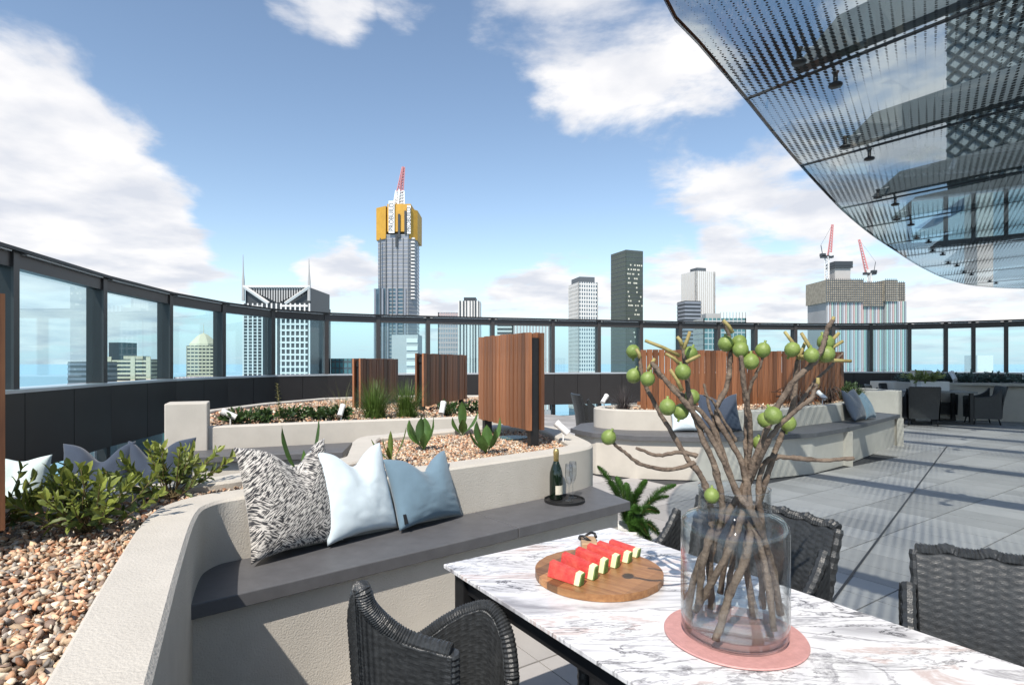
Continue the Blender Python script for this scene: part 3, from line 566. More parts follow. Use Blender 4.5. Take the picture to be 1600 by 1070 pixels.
stems = [ # points (px, py, depth offset), base radius, tip radius
 ([(1092, 945, -.03), (1098, 880, -.02), (1112, 820, -.01), (1106, 770, .0), (1090, 735, .0), (1078, 722, .02), (1045, 668, .04), (1018, 622, .05), (1003, 590, .06), (1000, 560, .07)], .0125, .006),
 ([(1086, 722, .01), (1052, 733, .0), (1006, 727, -.02), (975, 706, -.03), (955, 690, -.04)], .0075, .005),
 ([(1090, 712, .01), (1062, 706, .03), (1030, 711, .05), (994, 700, .06)], .009, .005),
 ([(1112, 950, .04), (1110, 870, .03), (1128, 800, .0), (1120, 740, .0), (1096, 680, .0), (1078, 625, .02), (1072, 575, .02), (1066, 538, .03)], .0125, .007),
 ([(1220, 960, .02), (1205, 880, .0), (1180, 810, -.03), (1150, 765, -.02), (1115, 690, -.01), (1080, 640, -.01), (1045, 600, .0), (1018, 566, .02)], .0125, .007),
 ([(1192, 950, .05), (1186, 880, .03), (1160, 800, .02), (1140, 740, .02), (1112, 665, .04), (1070, 620, .05), (1040, 595, .06), (1022, 578, .06)], .011, .006),
 ([(1118, 1000, -.09), (1142, 925, -.06), (1168, 860, -.03), (1172, 800, .0), (1158, 720, .02), (1120, 650, .04), (1137, 600, .06), (1141, 560, .06), (1142, 535, .06), (1131, 502, .05)], .0125, .0065),
 ([(1085, 955, .0), (1118, 900, -.02), (1150, 835, -.03), (1163, 780, .0), (1166, 710, .03), (1166, 640, .05), (1160, 590, .05), (1157, 552, .05)], .0125, .006),
 ([(1135, 930, .06), (1150, 850, .05), (1160, 790, .04), (1172, 700, .02), (1170, 640, .0), (1163, 600, -.01), (1158, 556, -.01)], .010, .006),
 ([(1166, 640, .05), (1172, 605, .03), (1184, 580, .02), (1192, 558, .02)], .006, .004),
 ([(1075, 985, .03), (1085, 900, .03), (1130, 815, .02), (1165, 755, .02), (1190, 690, .0), (1215, 635, -.02), (1245, 590, -.03), (1268, 570, -.03), (1286, 540, -.03), (1292, 515, -.02), (1302, 500, -.02)], .0125, .007),
 ([(1178, 960, .07), (1165, 860, .05), (1190, 770, .04), (1215, 695, .03), (1238, 635, .03), (1243, 590, .02), (1246, 562, .01)], .0125, .007),
 ([(1125, 925, .08), (1140, 840, .06), (1165, 770, .05), (1195, 700, -.03), (1215, 668, -.05), (1245, 640, -.06), (1268, 622, -.06), (1276, 600, -.06)], .0105, .006),
 ([(1205, 945, .0), (1195, 850, .02), (1185, 765, .02), (1196, 722, .02), (1215, 714, .0), (1250, 716, -.02), (1290, 719, -.03), (1334, 715, -.04)], .0105, .006),
 ([(1210, 985, -.06), (1190, 860, -.03), (1160, 790, .0), (1135, 720, .03), (1110, 640, .06), (1100, 600, .08)], .010, .004),
 ([(1245, 640, .04), (1270, 600, .05), (1300, 570, .06), (1318, 552, .06)], .006, .0035),
 ([(1150, 690, .04), (1130, 655, .03), (1112, 625, .02), (1100, 617, .02)], .006, .003),
]
for pts, r0, r1 in stems:
    ps = crom([bp(*p) for p in pts], 7); m = len(ps); rad = []
    for i in range(m):
        f = i / (m - 1); node = 1 + (.24 if random.random() < .13 else 0) + random.uniform(-.09, .09); rad.append((r0 * (1 - f) + r1 * f) * .74 * node)
        ps[i] = ps[i] + Vector((random.uniform(-1, 1), random.uniform(-1, 1), random.uniform(-1, 1))) * .0013
    tube = MB().tube(ps, rad, 9); tube.build('branch', M_rod, vs_t, True)
shoots = [((1062, 556), (1008, 532)), ((1068, 545), (1078, 518)), ((1062, 568), (1040, 552)), ((1072, 566), (1094, 555)), ((1066, 540), (1058, 526)), ((1255, 562), (1226, 518)), ((1272, 558), (1252, 520)), ((1284, 548), (1311, 520)), ((1286, 552), (1317, 533)), ((1278, 564), (1330, 564)), ((1268, 558), (1250, 557)), ((1296, 508), (1303, 495)), ((1012, 578), (1023, 560)), ((1212, 645), (1222, 622)), ((1000, 560), (994, 545)), ((1205, 660), (1218, 628)), ((1066, 610), (1047, 577)), ((1145, 520), (1130, 500)), ((1276, 605), (1278, 590)), ((1246, 562), (1258, 535))]
for (a, b) in shoots: dy = random.uniform(-.02, .03); MB().tube([bp(*a, dy), bp((a[0] + b[0]) / 2 + 1, (a[1] + b[1]) / 2 - 1, dy), bp(*b, dy)], [.0052, .0046, .0040], 7).build('shoot', stalkm, vs_t, True)
figs = [(989, 549, .06), (990, 587, .05), (1012, 592, .0), (1078, 553, .03), (1067, 581, -.02), (951, 683, -.04), (1043, 636, -.02), (1064, 643, .02), (1081, 620, .05), (1134, 537, .05), (1155, 535, .06), (1157, 546, .03), (1173, 565, .02), (1192, 547, .02), (1238, 546, -.01), (1268, 555, -.05), (1290, 535, .0), (1291, 553, -.01), (1208, 649, -.07), (1231, 661, .02), (1196, 656, .0), (1187, 692, .03), (1112, 774, -.05)]
for k, (px, py, dy) in enumerate(figs):
    c = bp(px, py, dy); r = random.uniform(.0175, .021); ax = Vector((random.uniform(-.5, .5), random.uniform(-.5, .5), random.choice([-1, 1, 1]))).to_track_quat('Z', 'Y')
    mb = MB().lathe([(0, -r), (r * .5, -r * .9), (r * .87, -r * .5), (r, 0), (r * .86, r * .5), (r * .58, r * .84), (r * .28, r * 1.0), (r * .14, r * 1.1), (.0035, r * 1.35), (0, r * 1.36)], (0, 0, 0), 18)
    mb.v = [tuple(c + ax @ Vector(v)) for v in mb.v]; mb.build('fig', figm, vs_t, True)
# champagne tray
tp = P(882, 783, .53); tr = MB().lathe([(0, .0), (.125, .0), (.13, .004), (.13, .018), (.125, .018), (.123, .008), (0, .008)], (tp.x, tp.y, .5305), 56).build('tray', M_black, None, 'auto'); tag(tr, 'round black tray on the right end of the bench', 'tray')
bp_ = P(869, 779, .539); bz = .5392
bt_ = thing('champagne_bottle', 'dark green champagne bottle with gold foil on the black tray', 'bottle', (bp_.x, bp_.y, bz))
MB().lathe([(0, .0), (.040, 0), (.043, .006), (.043, .145), (.041, .170), (.033, .200), (.022, .228), (.0165, .246)], (bp_.x, bp_.y, bz), 32).build('glass_body', mat('dark green bottle glass', (.006, .014, .007), .08, spec=.7), bt_, True)
MB().lathe([(.0172, .232), (.0168, .262), (.0175, .285), (.019, .292), (.0185, .305), (.0165, .317), (.012, .323), (0, .324)], (bp_.x, bp_.y, bz), 24).build('foil', mat('gold foil', (.55, .40, .16), .32, metal=.9, var=.2, scale=40, bump=.5, bscale=90), bt_, True)
lab = MB(); na = 12
for i in range(na + 1):
    a = R(-100 + 85 * i / na)
    for z in (.035, .092): lab.v.append((bp_.x + .0436 * math.cos(a), bp_.y + .0436 * math.sin(a), bz + z))
lab.f = [(2 * i, 2 * i + 2, 2 * i + 3, 2 * i + 1) for i in range(na)]; lab.build('label', mat('cream paper label', (.66, .62, .50), .6, var=.08, scale=60), bt_, True)
for px, py, lb in ((889, 782, 'champagne flute nearer the edge of the black tray'), (895, 777, 'champagne flute further back on the black tray')):
    c = P(px, py, .539); t = thing('champagne_flute', lb, 'glass', (c.x, c.y, .539), 'champagne flutes')
    MB().lathe([(0, .0), (.032, .001), (.031, .003), (.006, .008), (.0035, .02), (.0035, .085), (.006, .095), (.016, .112), (.024, .15), (.0255, .19), (.0225, .235), (.0215, .235), (.0243, .19), (.0228, .15), (.014, .114), (0, .104)], (c.x, c.y, .5392), 28).build('flute', glass('flute glass', (.93, .94, .95), ior=1.6, rim=(.35, .37, .38)), t, True)
# ------------------------------------------------------------------ wicker chairs
def sheet(fn, ribs, strands, amp=.0026, sub=2, flip=False):
    """woven sheet: vertical ribs with strands passing over and under them"""
    nu, nv = ribs * 2 * sub, strands * 2; vs_ = []; fs = []
    Pn = [[fn(i / nu, j / nv) for i in range(nu + 1)] for j in range(nv + 1)]
    for j in range(nv + 1):
        for i in range(nu + 1):
            pu = Pn[j][min(i + 1, nu)] - Pn[j][max(i - 1, 0)]; pv = Pn[min(j + 1, nv)][i] - Pn[max(j - 1, 0)][i]; nr = pu.cross(pv)
            nr = nr.normalized() if nr.length > 1e-9 else Vector((0, 0, 1))
            ph = math.pi * i / (2 * sub) ; row = j // 2
            dsp = amp * (.75 * abs(math.sin(ph)) + .32 * math.sin(ph + math.pi * row)) - (amp * 1.25 if j % 2 else 0)
            vs_.append(Pn[j][i] + nr * (dsp if not flip else -dsp))
    w_ = nu + 1
    fs = [(j * w_ + i, j * w_ + i + 1, (j + 1) * w_ + i + 1, (j + 1) * w_ + i) for j in range(nv) for i in range(nu)]
    return vs_, fs
def dining_chair(label, loc, face, hb=.88, detail=1, grp='wicker dining chairs', width=.52):
    """armchair facing `face`; local x to its left, y forward"""
    fy = Vector((face[0], face[1], 0)).normalized(); fx = Vector((fy.y, -fy.x, 0)); L0 = Vector((loc[0], loc[1], 0))
    W = lambda x, y, z: L0 + fx * x + fy * y + Vector((0, 0, z))
    t = thing('wicker_chair', label, 'chair', (loc[0], loc[1], 0), grp); h = width / 2
    rb, st = (19, 76) if detail else (4, 6)
    def back(y_off):
        def fn(u, v): s = u * 2 - 1; return W(s * (h + .025 * v), -.24 - .10 * v * v - .03 * (1 - s * s) * (1 if y_off else .8) - y_off, .16 + (hb - .16) * v + (.0 if detail == 0 else .004 * math.sin(u * 12 * math.pi)))
        return fn
    v, f = sheet(back(0), rb, st, flip=True); meshobj('backrest', v, f, M_wick, t, True)
    v, f = sheet(back(.045), rb, st); meshobj('back_shell', v, f, M_wick, t, True)
    def rim(pts, r, nm):
        dense = crom(pts, 5) if detail else pts; MB().tube(dense, [r * (.74 if k % 2 else .62) if detail else r * .8 for k in range(len(dense))], 9).build(nm, M_wick, t)
    bb, b0 = back(.0225), back(0)
    rim([bb(i / 24, 1) + Vector((0, 0, .004 * (i % 2))) for i in range(25)], .027, 'back_rim')
    for u in (0, 1): rim([bb(u, k / 8) for k in range(9)], .026, 'back_edge')
    for s in (-1, 1):
        def arm(o_):
            def fn(u, v):
                yy = -.25 + .50 * u; top = .62 + (.2 * (1 - u) ** 4); return W(s * (h + .012 + o_ + .015 * v), yy, .14 + (top - .14) * v)
            return fn
        for o_, fl_ in ((0, s > 0), (.04, s < 0)):
            v, f = sheet(arm(o_), 18 if detail else 3, st * 3 // 4, flip=fl_); meshobj('arm_panel', v, f, M_wick, t, True)
        am = arm(.02); rim([am(k / 12, 1) for k in range(13)], .026, 'arm_rim'); rim([am(1, k / 6) for k in range(7)], .024, 'arm_front')
        for y in (-.2, .2): MB().tube([W(s * (h - .0), y, .2), W(s * (h + .01), y * 1.25, .0)], [.018, .013], 8).build('leg', M_black, t, True)
    MB().box(W(0, .0, .40), (2 * h, .50, .08), 0, Matrix((fx, fy, Vector((0, 0, 1)))).transposed()).build('seat', M_wick, t, bevel=.02)
    MB().box(W(0, .235, .26), (2 * h, .02, .22), 0, Matrix((fx, fy, Vector((0, 0, 1)))).transposed()).build('front_apron', M_wick, t)
    return t
# chairs on the far side of the marble table
dining_chair('charcoal wicker chair behind the glass vase', (.62, 1.96), (-.86, -.52), .87)
dining_chair('charcoal wicker chair at the right edge beside the marble table', (1.20, 1.19), (-.54, -.84), .885)
# winged tub chair at the near left side of the table
def tub():
    rimp = [(-.142, 1.342, .745), (-.243, 1.362, .765), (-.303, 1.360, .805), (-.336, 1.338, .855), (-.350, 1.335, .893), (-.375, 1.40, .79), (-.37, 1.50, .67), (-.325, 1.60, .615), (-.262, 1.655, .625), (-.20, 1.678, .660), (-.125, 1.672, .700), (-.06, 1.655, .712), (-.015, 1.62, .655), (.0, 1.59, .55)]
    rp = crom(rimp, 6); m = len(rp); c = Vector((-.17, 1.5, 0))
    t = thing('wicker_chair', 'charcoal wicker tub chair at the bottom of view by the table', 'chair', (c.x, c.y, 0), 'wicker dining chairs')
    def fn_off(o_):
        def fn(u, v):
            x = u * (m - 1); i = min(int(x), m - 2); p = rp[i].lerp(rp[i + 1], x - i); q = Vector((c.x + (p.x - c.x) * .80, c.y + (p.y - c.y) * .80, .13))
            r = q.lerp(p, v); d_ = Vector((r.x - c.x, r.y - c.y, 0)).normalized(); return r + d_ * o_
        return fn
    v, f = sheet(fn_off(.022), 40, 78, .003, flip=False); meshobj('outer_shell', v, f, M_wick, t, True)
    v, f = sheet(fn_off(-.022), 36, 78, .0034, flip=True); meshobj('inner_shell', v, f, M_wick, t, True)
    f0 = fn_off(0); nn_ = 260; MB().tube([f0(k / nn_, 1) for k in range(nn_ + 1)], [.0225 if k % 2 else .0195 for k in range(nn_ + 1)], 12).build('rim', M_wick, t)
    for u in (0, 1): MB().tube([f0(u, k / 90) for k in range(91)], [.0225 if k % 2 else .0195 for k in range(91)], 10).build('arm_front', M_wick, t)
    MB().box((c.x + .02, c.y, .41), (.27, .25, .09), R(20)).build('seat', M_wick, t, bevel=.02)
    for dx, dy in ((-.14, -.1), (-.12, .1), (.1, -.12), (.1, .12)): MB().tube([(c.x + dx, c.y + dy, .38), (c.x + dx * 1.1, c.y + dy * 1.1, 0)], [.016, .012], 8).build('leg', M_black, t, True)
tub()
# far dining set
fc = P(1500, 650, 0); ft = thing('dining_table', 'dark dining table among wicker chairs at the far right', 'table', (fc.x, fc.y, 0))
x0, x1, yy = (1478 - 800) / 900 * 13.3, (1530 - 800) / 900 * 13.3, 13.3
tcx, tcy = (x0 + x1) / 2 - .42, yy + .35
MB().box((tcx, tcy, .735), (1.35, 1.0, .03), R(-14)).build('table_top', mat('grey table top', (.16, .17, .18), .25), ft, bevel=.003)
for dx in (-.58, .58):
    for dy in (-.42, .42): q = Matrix.Rotation(R(-14), 3, 'Z') @ Vector((dx, dy, 0)); MB().box((tcx + q.x, tcy + q.y, .36), (.07, .07, .718), R(-14)).build('leg', M_black, ft)
for dy in (-.42, .42): q = Matrix.Rotation(R(-14), 3, 'Z') @ Vector((0, dy, 0)); MB().box((tcx + q.x, tcy + q.y, .03), (1.09, .06, .05), R(-14)).build('foot_bar', M_black, ft)
rot = lambda x, y: tuple((Matrix.Rotation(R(-14), 3, 'Z') @ Vector((x, y, 0)))[:2])
for (dx, dy), face, lb in (((-.55, -.72), rot(.15, 1), 'wicker chair at the front left of the far dining table'), ((-.98, .1), rot(1, -.1), 'wicker chair at the left end of the far dining table'), ((.92, -.15), rot(-1, .1), 'wicker chair at the right end of the far dining table'), ((.45, .85), rot(0, -1), 'wicker chair behind the far dining table, right one'), ((-.45, .85), rot(0, -1), 'wicker chair behind the far dining table, left one')):
    q = rot(dx, dy); dining_chair(lb, (tcx + q[0], tcy + q[1]), face, .86, 0)
q = P(925, 668, 0); dining_chair('wicker chair behind the left end of the curved bench', (1.42, 9.6), (1, .15), .88, 0)
# ------------------------------------------------------------------ foliage
def leaf_mesh(leaves, fold=.25):
    """leaves: (base, direction, normal, length, width)"""
    v, f = [], []
    for b, d, nrm, ln, wd in leaves:
        s = d.cross(nrm).normalized(); up = s.cross(d).normalized(); o = len(v)
        v += [b, b + d * ln * .35 + s * wd * .5 + up * wd * fold, b + d * ln * .75 + s * wd * .38 + up * wd * fold * .6 - up * ln * .03, b + d * ln - up * ln * .10, b + d * ln * .75 - s * wd * .38 + up * wd * fold * .6 - up * ln * .03, b + d * ln * .35 - s * wd * .5 + up * wd * fold, b + d * ln * .4, b + d * ln * .78 - up * ln * .03]
        f += [(o, o + 1, o + 6), (o + 1, o + 2, o + 7, o + 6), (o + 2, o + 3, o + 7), (o + 3, o + 4, o + 7), (o + 4, o + 5, o + 6, o + 7), (o + 5, o, o + 6)]
    return v, f
def rv(s=1): return Vector((random.gauss(0, s), random.gauss(0, s), random.gauss(0, s)))
def shrub(label, base, h, spread, nst, lpn, ll, tones, name='shrub', grp=None, stemc=(.12, .09, .04), wid=.42):
    t = thing(name, label, 'shrub' if name == 'shrub' else 'plant', base, grp); base = Vector(base); lv = []; cols = []; stm = MB()
    for k in range(nst):
        a = random.uniform(0, 2 * math.pi); rr = spread * math.sqrt(random.uniform(.02, 1)); tip = base + Vector((math.cos(a) * rr, math.sin(a) * rr, h * random.uniform(.55, 1.0) * (1 - .35 * rr / spread)))
        mid = base.lerp(tip, .5) + Vector((0, 0, -.05 * h)) + rv(.01); ps = crom([base + rv(.008) * Vector((1, 1, 0)), mid, tip], 4); stm.tube(ps, [.0035, .0035, .003, .003, .003, .0025, .002, .002, .0015][:len(ps)], 5)
        for j in range(lpn):
            f = .35 + .65 * (j + 1) / lpn; i = f * (len(ps) - 1); i0 = min(int(i), len(ps) - 2); p = ps[i0].lerp(ps[i0 + 1], i - i0); an = j * 2.4 + k
            ax = (ps[min(i0 + 1, len(ps) - 1)] - ps[i0]).normalized(); sd_ = ax.orthogonal().normalized(); sd_ = Matrix.Rotation(an, 3, ax) @ sd_
            d_ = (sd_ * (1.1 - .75 * f) + ax * (.35 + .5 * f) + rv(.12)).normalized(); lv.append((p, d_, (ax + rv(.25)).normalized(), ll * random.uniform(.7, 1.15), ll * wid * random.uniform(.85, 1.1)))
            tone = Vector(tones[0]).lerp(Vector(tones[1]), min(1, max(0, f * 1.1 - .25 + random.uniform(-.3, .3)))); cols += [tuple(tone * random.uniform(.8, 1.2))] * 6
    v, f = leaf_mesh(lv); o = meshobj('leaves', v, f, M_leaf, t, kind='stuff'); set_tone(o, np.array(cols)); stm.build('stems', mat('stem', stemc, .7, var=.2), t, True, kind='stuff'); return t
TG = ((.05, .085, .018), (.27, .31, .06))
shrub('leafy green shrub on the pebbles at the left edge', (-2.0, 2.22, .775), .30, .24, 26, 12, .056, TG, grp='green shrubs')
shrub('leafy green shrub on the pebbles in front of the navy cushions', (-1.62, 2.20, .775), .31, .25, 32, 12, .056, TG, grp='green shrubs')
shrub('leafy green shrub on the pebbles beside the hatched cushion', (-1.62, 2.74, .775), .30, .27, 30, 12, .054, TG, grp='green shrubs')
def paddle(label, base, leaves, tone=(.07, .14, .035), name='paddle_plant', grp='broad leaved seedlings'):
    """broad leaves on stalks: (azimuth, length, width, lean)"""
    t = thing(name, label, 'plant', base, grp); b = Vector(base)
    for az, ln, wd, lean in leaves:
        d = Vector((math.cos(az) * math.sin(lean), math.sin(az) * math.sin(lean), math.cos(lean))); s = Vector((-math.sin(az), math.cos(az), 0)); nr = d.cross(s); v = []; f = []; n = 9
        for i in range(n):
            q = i / (n - 1); wv = wd * (.12 + .0 * q if q < .25 else max(.02, max(0.0, math.sin((q - .18) / .82 * math.pi)) ** .75)); bend = ln * .16 * q * q; p = b + d * ln * q - nr * (-bend) * 1.0
            for k in (-1, -.5, 0, .5, 1): v.append(p + s * (wv * .5 * k) + nr * (-abs(k) * wv * .22 + random.uniform(-.002, .002)))
        f = [(i * 5 + k, i * 5 + k + 1, (i + 1) * 5 + k + 1, (i + 1) * 5 + k) for i in range(n - 1) for k in range(4)]
        o = meshobj('leaf', v, f, M_leaf, t, True); c = np.array(tone) * rng.uniform(.75, 1.3); set_tone(o, np.tile(c, (len(f), 1)) * rng.uniform(.85, 1.15, (len(f), 1)))
def bed(px, py, z=.775): p = P(px, py, z); return (p.x, p.y, z)
paddle('two upright paddle leaves behind the hatched cushion', (-1.16, 3.18, .775), [(.3, .34, .085, .42), (3.3, .31, .07, .5), (1.5, .16, .03, .3)])
paddle('narrow leaved young plant behind the pale blue cushion', bed(612, 722), [(2.9, .20, .035, .95), (.1, .24, .04, .55), (2.0, .2, .035, .3), (4.6, .14, .03, .8), (3.6, .17, .03, .5)], (.12, .17, .03))
paddle('broad leaved plant on the pebbles above the velvet cushion', bed(662, 703), [(2.7, .25, .10, .7), (.2, .25, .07, .45), (1.6, .24, .1, .4), (3.6, .24, .1, .6), (4.9, .15, .06, .6), (2.2, .24, .09, .3)])
paddle('broad leaved plant left of the nearest timber screen', bed(722, 680), [(1.5, .30, .08, .1), (.2, .25, .09, .75), (2.8, .18, .08, .7), (4.9, .18, .08, .7)])
paddle('broad leaved plant at the foot of the nearest timber screen', bed(760, 708), [(2.6, .24, .09, .5), (.4, .27, .08, .55), (1.5, .2, .08, .25), (4.4, .16, .08, .7), (3.4, .2, .08, .8), (5.6, .2, .07, .6)])
def grass(label, base, h, n, spread, tone, wd=.006, name='grass_clump', lean=.55, grp=None):
    t = thing(name, label, 'grass', base, grp); b = Vector(base); v, f, c = [], [], []
    for k in range(n):
        az = random.uniform(0, 6.283); ln = h * random.uniform(.6, 1.15); le = abs(random.gauss(0, lean)); r = spread * random.random(); p = b + Vector((math.cos(az) * r, math.sin(az) * r, 0)); dh = Vector((math.cos(az), math.sin(az), 0)); s = Vector((-math.sin(az), math.cos(az), 0)) * wd; o = len(v)
        for i in range(5):
            q = i / 4; a = le * (.4 + 1.1 * q); p2 = p + (dh * math.sin(a) + Vector((0, 0, math.cos(a)))) * ln * q; w_ = s * (1 - q * .9) * .5; v += [p2 - w_, p2 + w_]
        f += [(o + 2 * i, o + 2 * i + 1, o + 2 * i + 3, o + 2 * i + 2) for i in range(4)]; c += [tuple(np.array(tone) * random.uniform(.6, 1.5))] * 4
    o = meshobj('blades', v, f, M_leaf, t, kind='stuff'); set_tone(o, np.array(c)); return t
gx = lambda px, Y, z=.70: ((px - 800) / 900 * Y, Y, z)
grass('tall green grass clump before the half hidden timber screen', gx(585, 7.25), .50, 620, .13, (.09, .15, .03), .008, lean=.5, grp='green grass clumps')
grass('tall green grass clump left of the middle timber screen', gx(636, 7.4), .46, 560, .13, (.09, .15, .03), .008, lean=.5, grp='green grass clumps')
grass('sparse feathery grass at the left of the grass clumps', gx(535, 7.6), .5, 60, .1, (.16, .17, .06), .006, lean=.8, grp='green grass clumps')
grass('dark purple grass tuft on the curved planter', (1.55, 7.98, .74), .36, 260, .10, (.07, .06, .06), .007, lean=.7)
grass('spiky green tuft at the right end of the wood fence', gx(1343, 10.2, .78), .24, 130, .06, (.10, .15, .05), .014, lean=.6)
for px, Y, lb in ((372, 6.45, 'low leafy plant right of the square pillar'), (412, 6.6, 'low leafy plant by the thin flower stalk'), (455, 6.8, 'low leafy plant in the middle of the low planter'), (495, 7.1, 'low leafy plant left of the grass clumps'), (525, 7.0, 'low leafy plant touching the grass clumps'), (745, 7.9, 'low leafy plant right of the middle timber screen'), (700, 7.6, 'low leafy plant below the middle timber screen')):
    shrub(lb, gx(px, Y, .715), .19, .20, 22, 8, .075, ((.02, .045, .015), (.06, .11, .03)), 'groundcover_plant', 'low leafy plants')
fs_ = thing('flower_stalk', 'thin dry flower stalk standing in the low planter', 'plant', gx(437, 6.6, .71)); p = Vector(gx(437, 6.6, .71))
MB().tube([p, p + Vector((-.01, 0, .25)), p + Vector((-.03, 0, .47))], [.005, .004, .002], 5).build('stem', stalkm, fs_)
lv = [(p + Vector((-.03 * q, 0, .12 + .34 * q)), Vector((math.cos(k * 2.4), math.sin(k * 2.4), .5)).normalized(), Vector((0, 0, 1)), .055 * (1.2 - .6 * q), .022) for k, q in enumerate(np.linspace(0, 1, 34))]
v, f = leaf_mesh(lv); o = meshobj('leaves', v, f, M_leaf, fs_, kind='stuff'); set_tone(o, np.tile((.17, .17, .06), (len(f), 1)) * rng.uniform(.6, 1.3, (len(f), 1)))
# succulents and dry stems on the curved planter
for (x, y), lb in (((4.35, 8.75), 'tangle of dark dry stems on the curved planter, left one'), ((5.05, 9.25), 'tangle of dark dry stems on the curved planter behind the cushion')):
    t = thing('dry_plant', lb, 'plant', (x, y, .74), 'dry stems'); m_ = MB()
    for k in range(34):
        a = random.uniform(0, 6.28); r = random.uniform(.1, .42); p = Vector((x, y, .74)); m_.tube(crom([p + rv(.03) * Vector((1, 1, 0)), p + Vector((math.cos(a) * r * .5, math.sin(a) * r * .5, random.uniform(.12, .3))), p + Vector((math.cos(a) * r, math.sin(a) * r, random.uniform(.02, .22)))], 4), .007, 5)
    m_.build('stems', mat('dry stem', (.10, .065, .05), .8, var=.3), t, True, kind='stuff')
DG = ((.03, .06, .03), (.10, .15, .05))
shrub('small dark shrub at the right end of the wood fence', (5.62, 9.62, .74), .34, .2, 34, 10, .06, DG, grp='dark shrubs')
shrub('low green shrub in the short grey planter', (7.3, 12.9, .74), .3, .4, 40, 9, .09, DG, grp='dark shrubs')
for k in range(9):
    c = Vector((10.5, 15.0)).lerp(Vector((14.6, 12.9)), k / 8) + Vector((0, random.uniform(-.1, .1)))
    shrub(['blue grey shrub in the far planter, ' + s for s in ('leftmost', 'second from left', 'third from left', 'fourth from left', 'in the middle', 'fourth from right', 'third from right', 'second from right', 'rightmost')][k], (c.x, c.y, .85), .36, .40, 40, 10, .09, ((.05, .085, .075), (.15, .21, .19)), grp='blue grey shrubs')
pb = thing('planter_box', 'white planter box of pale leafy plants on the far dining table', 'planter', (tcx - .1, tcy, .75)); q = (tcx - .05, tcy)
MB().prism([(q[0] - .3, q[1] - .11), (q[0] + .3, q[1] - .18), (q[0] + .34, q[1] + .05), (q[0] - .26, q[1] + .12)], .752, .97).build('box', M_white, pb, bevel=.005)
shrub('pale green leafy plant in the white box on the far table', (tcx - .22, tcy, .95), .28, .40, 34, 9, .10, ((.14, .20, .06), (.34, .38, .14)))
# fern beside the bench end
fz = .22; fp = P(985, 835, fz); fx_, fy_ = .86, 4.22
pot = MB().lathe([(0, 0), (.13, 0), (.15, .2), (.16, .22), (.145, .22), (.14, .2), (0, .19)], (fx_, fy_, 0), 32).build('pot', M_white, None, True); tag(pot, 'low white pot under the foxtail fern by the bench end', 'pot')
ft_ = thing('foxtail_fern', 'green foxtail fern beside the right end of the bench', 'fern', (fx_, fy_, .2)); lv = []; cols = []; stm = MB()
tips = [(934, 728, 4.5), (963, 745, 4.6), (952, 752, 4.4), (978, 755, 4.5), (1010, 750, 4.4), (1056, 757, 4.35), (1030, 800, 4.0), (1035, 840, 3.95), (1000, 800, 4.0), (1045, 775, 4.15), (985, 770, 4.6), (1022, 860, 3.9), (965, 790, 4.2), (1000, 765, 4.3), (1012, 835, 3.9)]
for px, py, Y in tips:
    tip = PY(px, py, Y); b = Vector((fx_, fy_, .2)); ps = crom([b, b.lerp(tip, .55) + Vector((0, 0, .07)), tip], 14); stm.tube(ps, .003, 4); m = len(ps)
    for i in range(4, m):
        f = i / (m - 1); rad = .052 * (1 - f ** 3 * .85); ax = (ps[i] - ps[i - 1]).normalized(); o0 = ax.orthogonal().normalized()
        for k in range(34):
            d_ = (Matrix.Rotation(k * 2.4 + i, 3, ax) @ o0 + ax * .75 + rv(.1)).normalized(); lv.append((ps[i].lerp(ps[i - 1], random.random()), d_, ax, rad * random.uniform(.8, 1.2), .0042)); cols += [tuple(np.array((.045, .11, .02)) * random.uniform(.6, 1.7))] * 6
v, f = leaf_mesh(lv); o = meshobj('fronds', v, f, M_leaf, ft_, kind='stuff'); set_tone(o, np.array(cols)); stm.build('stems', stalkm, ft_, kind='stuff')
# garden spotlights
def spot(label, base, aim, s=1):
    t = thing('spotlight', label, 'light', base, 'white garden spotlights'); b = Vector(base); d = Vector(aim).normalized(); c = b + Vector((0, 0, .10 * s))
    MB().tube([b, c], .006 * s, 6).build('stake', M_white, t); MB().tube([c - d * .05 * s, c + d * .045 * s], .026 * s, 14).build('lamp_body', M_white, t, 'auto'); MB().tube([c + d * .045 * s, c + d * .075 * s], [.028 * s, .03 * s], 14).build('hood', M_white, t, 'auto')
spot('white spotlight on the planter by the square pillar', gx(360, 6.3, .715), (-.8, -.2, .4), 1.3)
spot('white spotlight in the low planter left of the grass clumps', gx(533, 6.85, .715), (.1, .6, .8), 1.2)
spot('white spotlight below the middle timber screen', gx(691, 7.1, .715), (.1, .6, .8), 1.3)
spot('white spotlight on the rounded planter end behind the bottle', (.40, 4.5, .80), (-.8, .2, .7), 1.0)
spot('white spotlight on the left end of the curved planter', (1.28, 8.0, .78), (.5, .6, .6), 1.2)
spot('white spotlight on the curved planter before the wood fence', (4.7, 8.72, .78), (-.4, .7, .6), 1.3)
spot('white spotlight in the far planter, left one', (11.0, 14.35, .86), (.1, .6, .7), 2); spot('white spotlight in the far planter, right one', (12.6, 13.75, .86), (.1, .6, .7), 2)
gd = P(812, 686, .778); o = MB().lathe([(0, 0), (.12, 0), (.12, .012), (0, .014)], (gd.x - .05, gd.y + .1, .772), 32).build('drain_cover', mat('green plastic lid', (.05, .10, .10), .4, var=.2), None); tag(o, 'round green lid on the pebbles beside the nearest timber screen', 'lid')
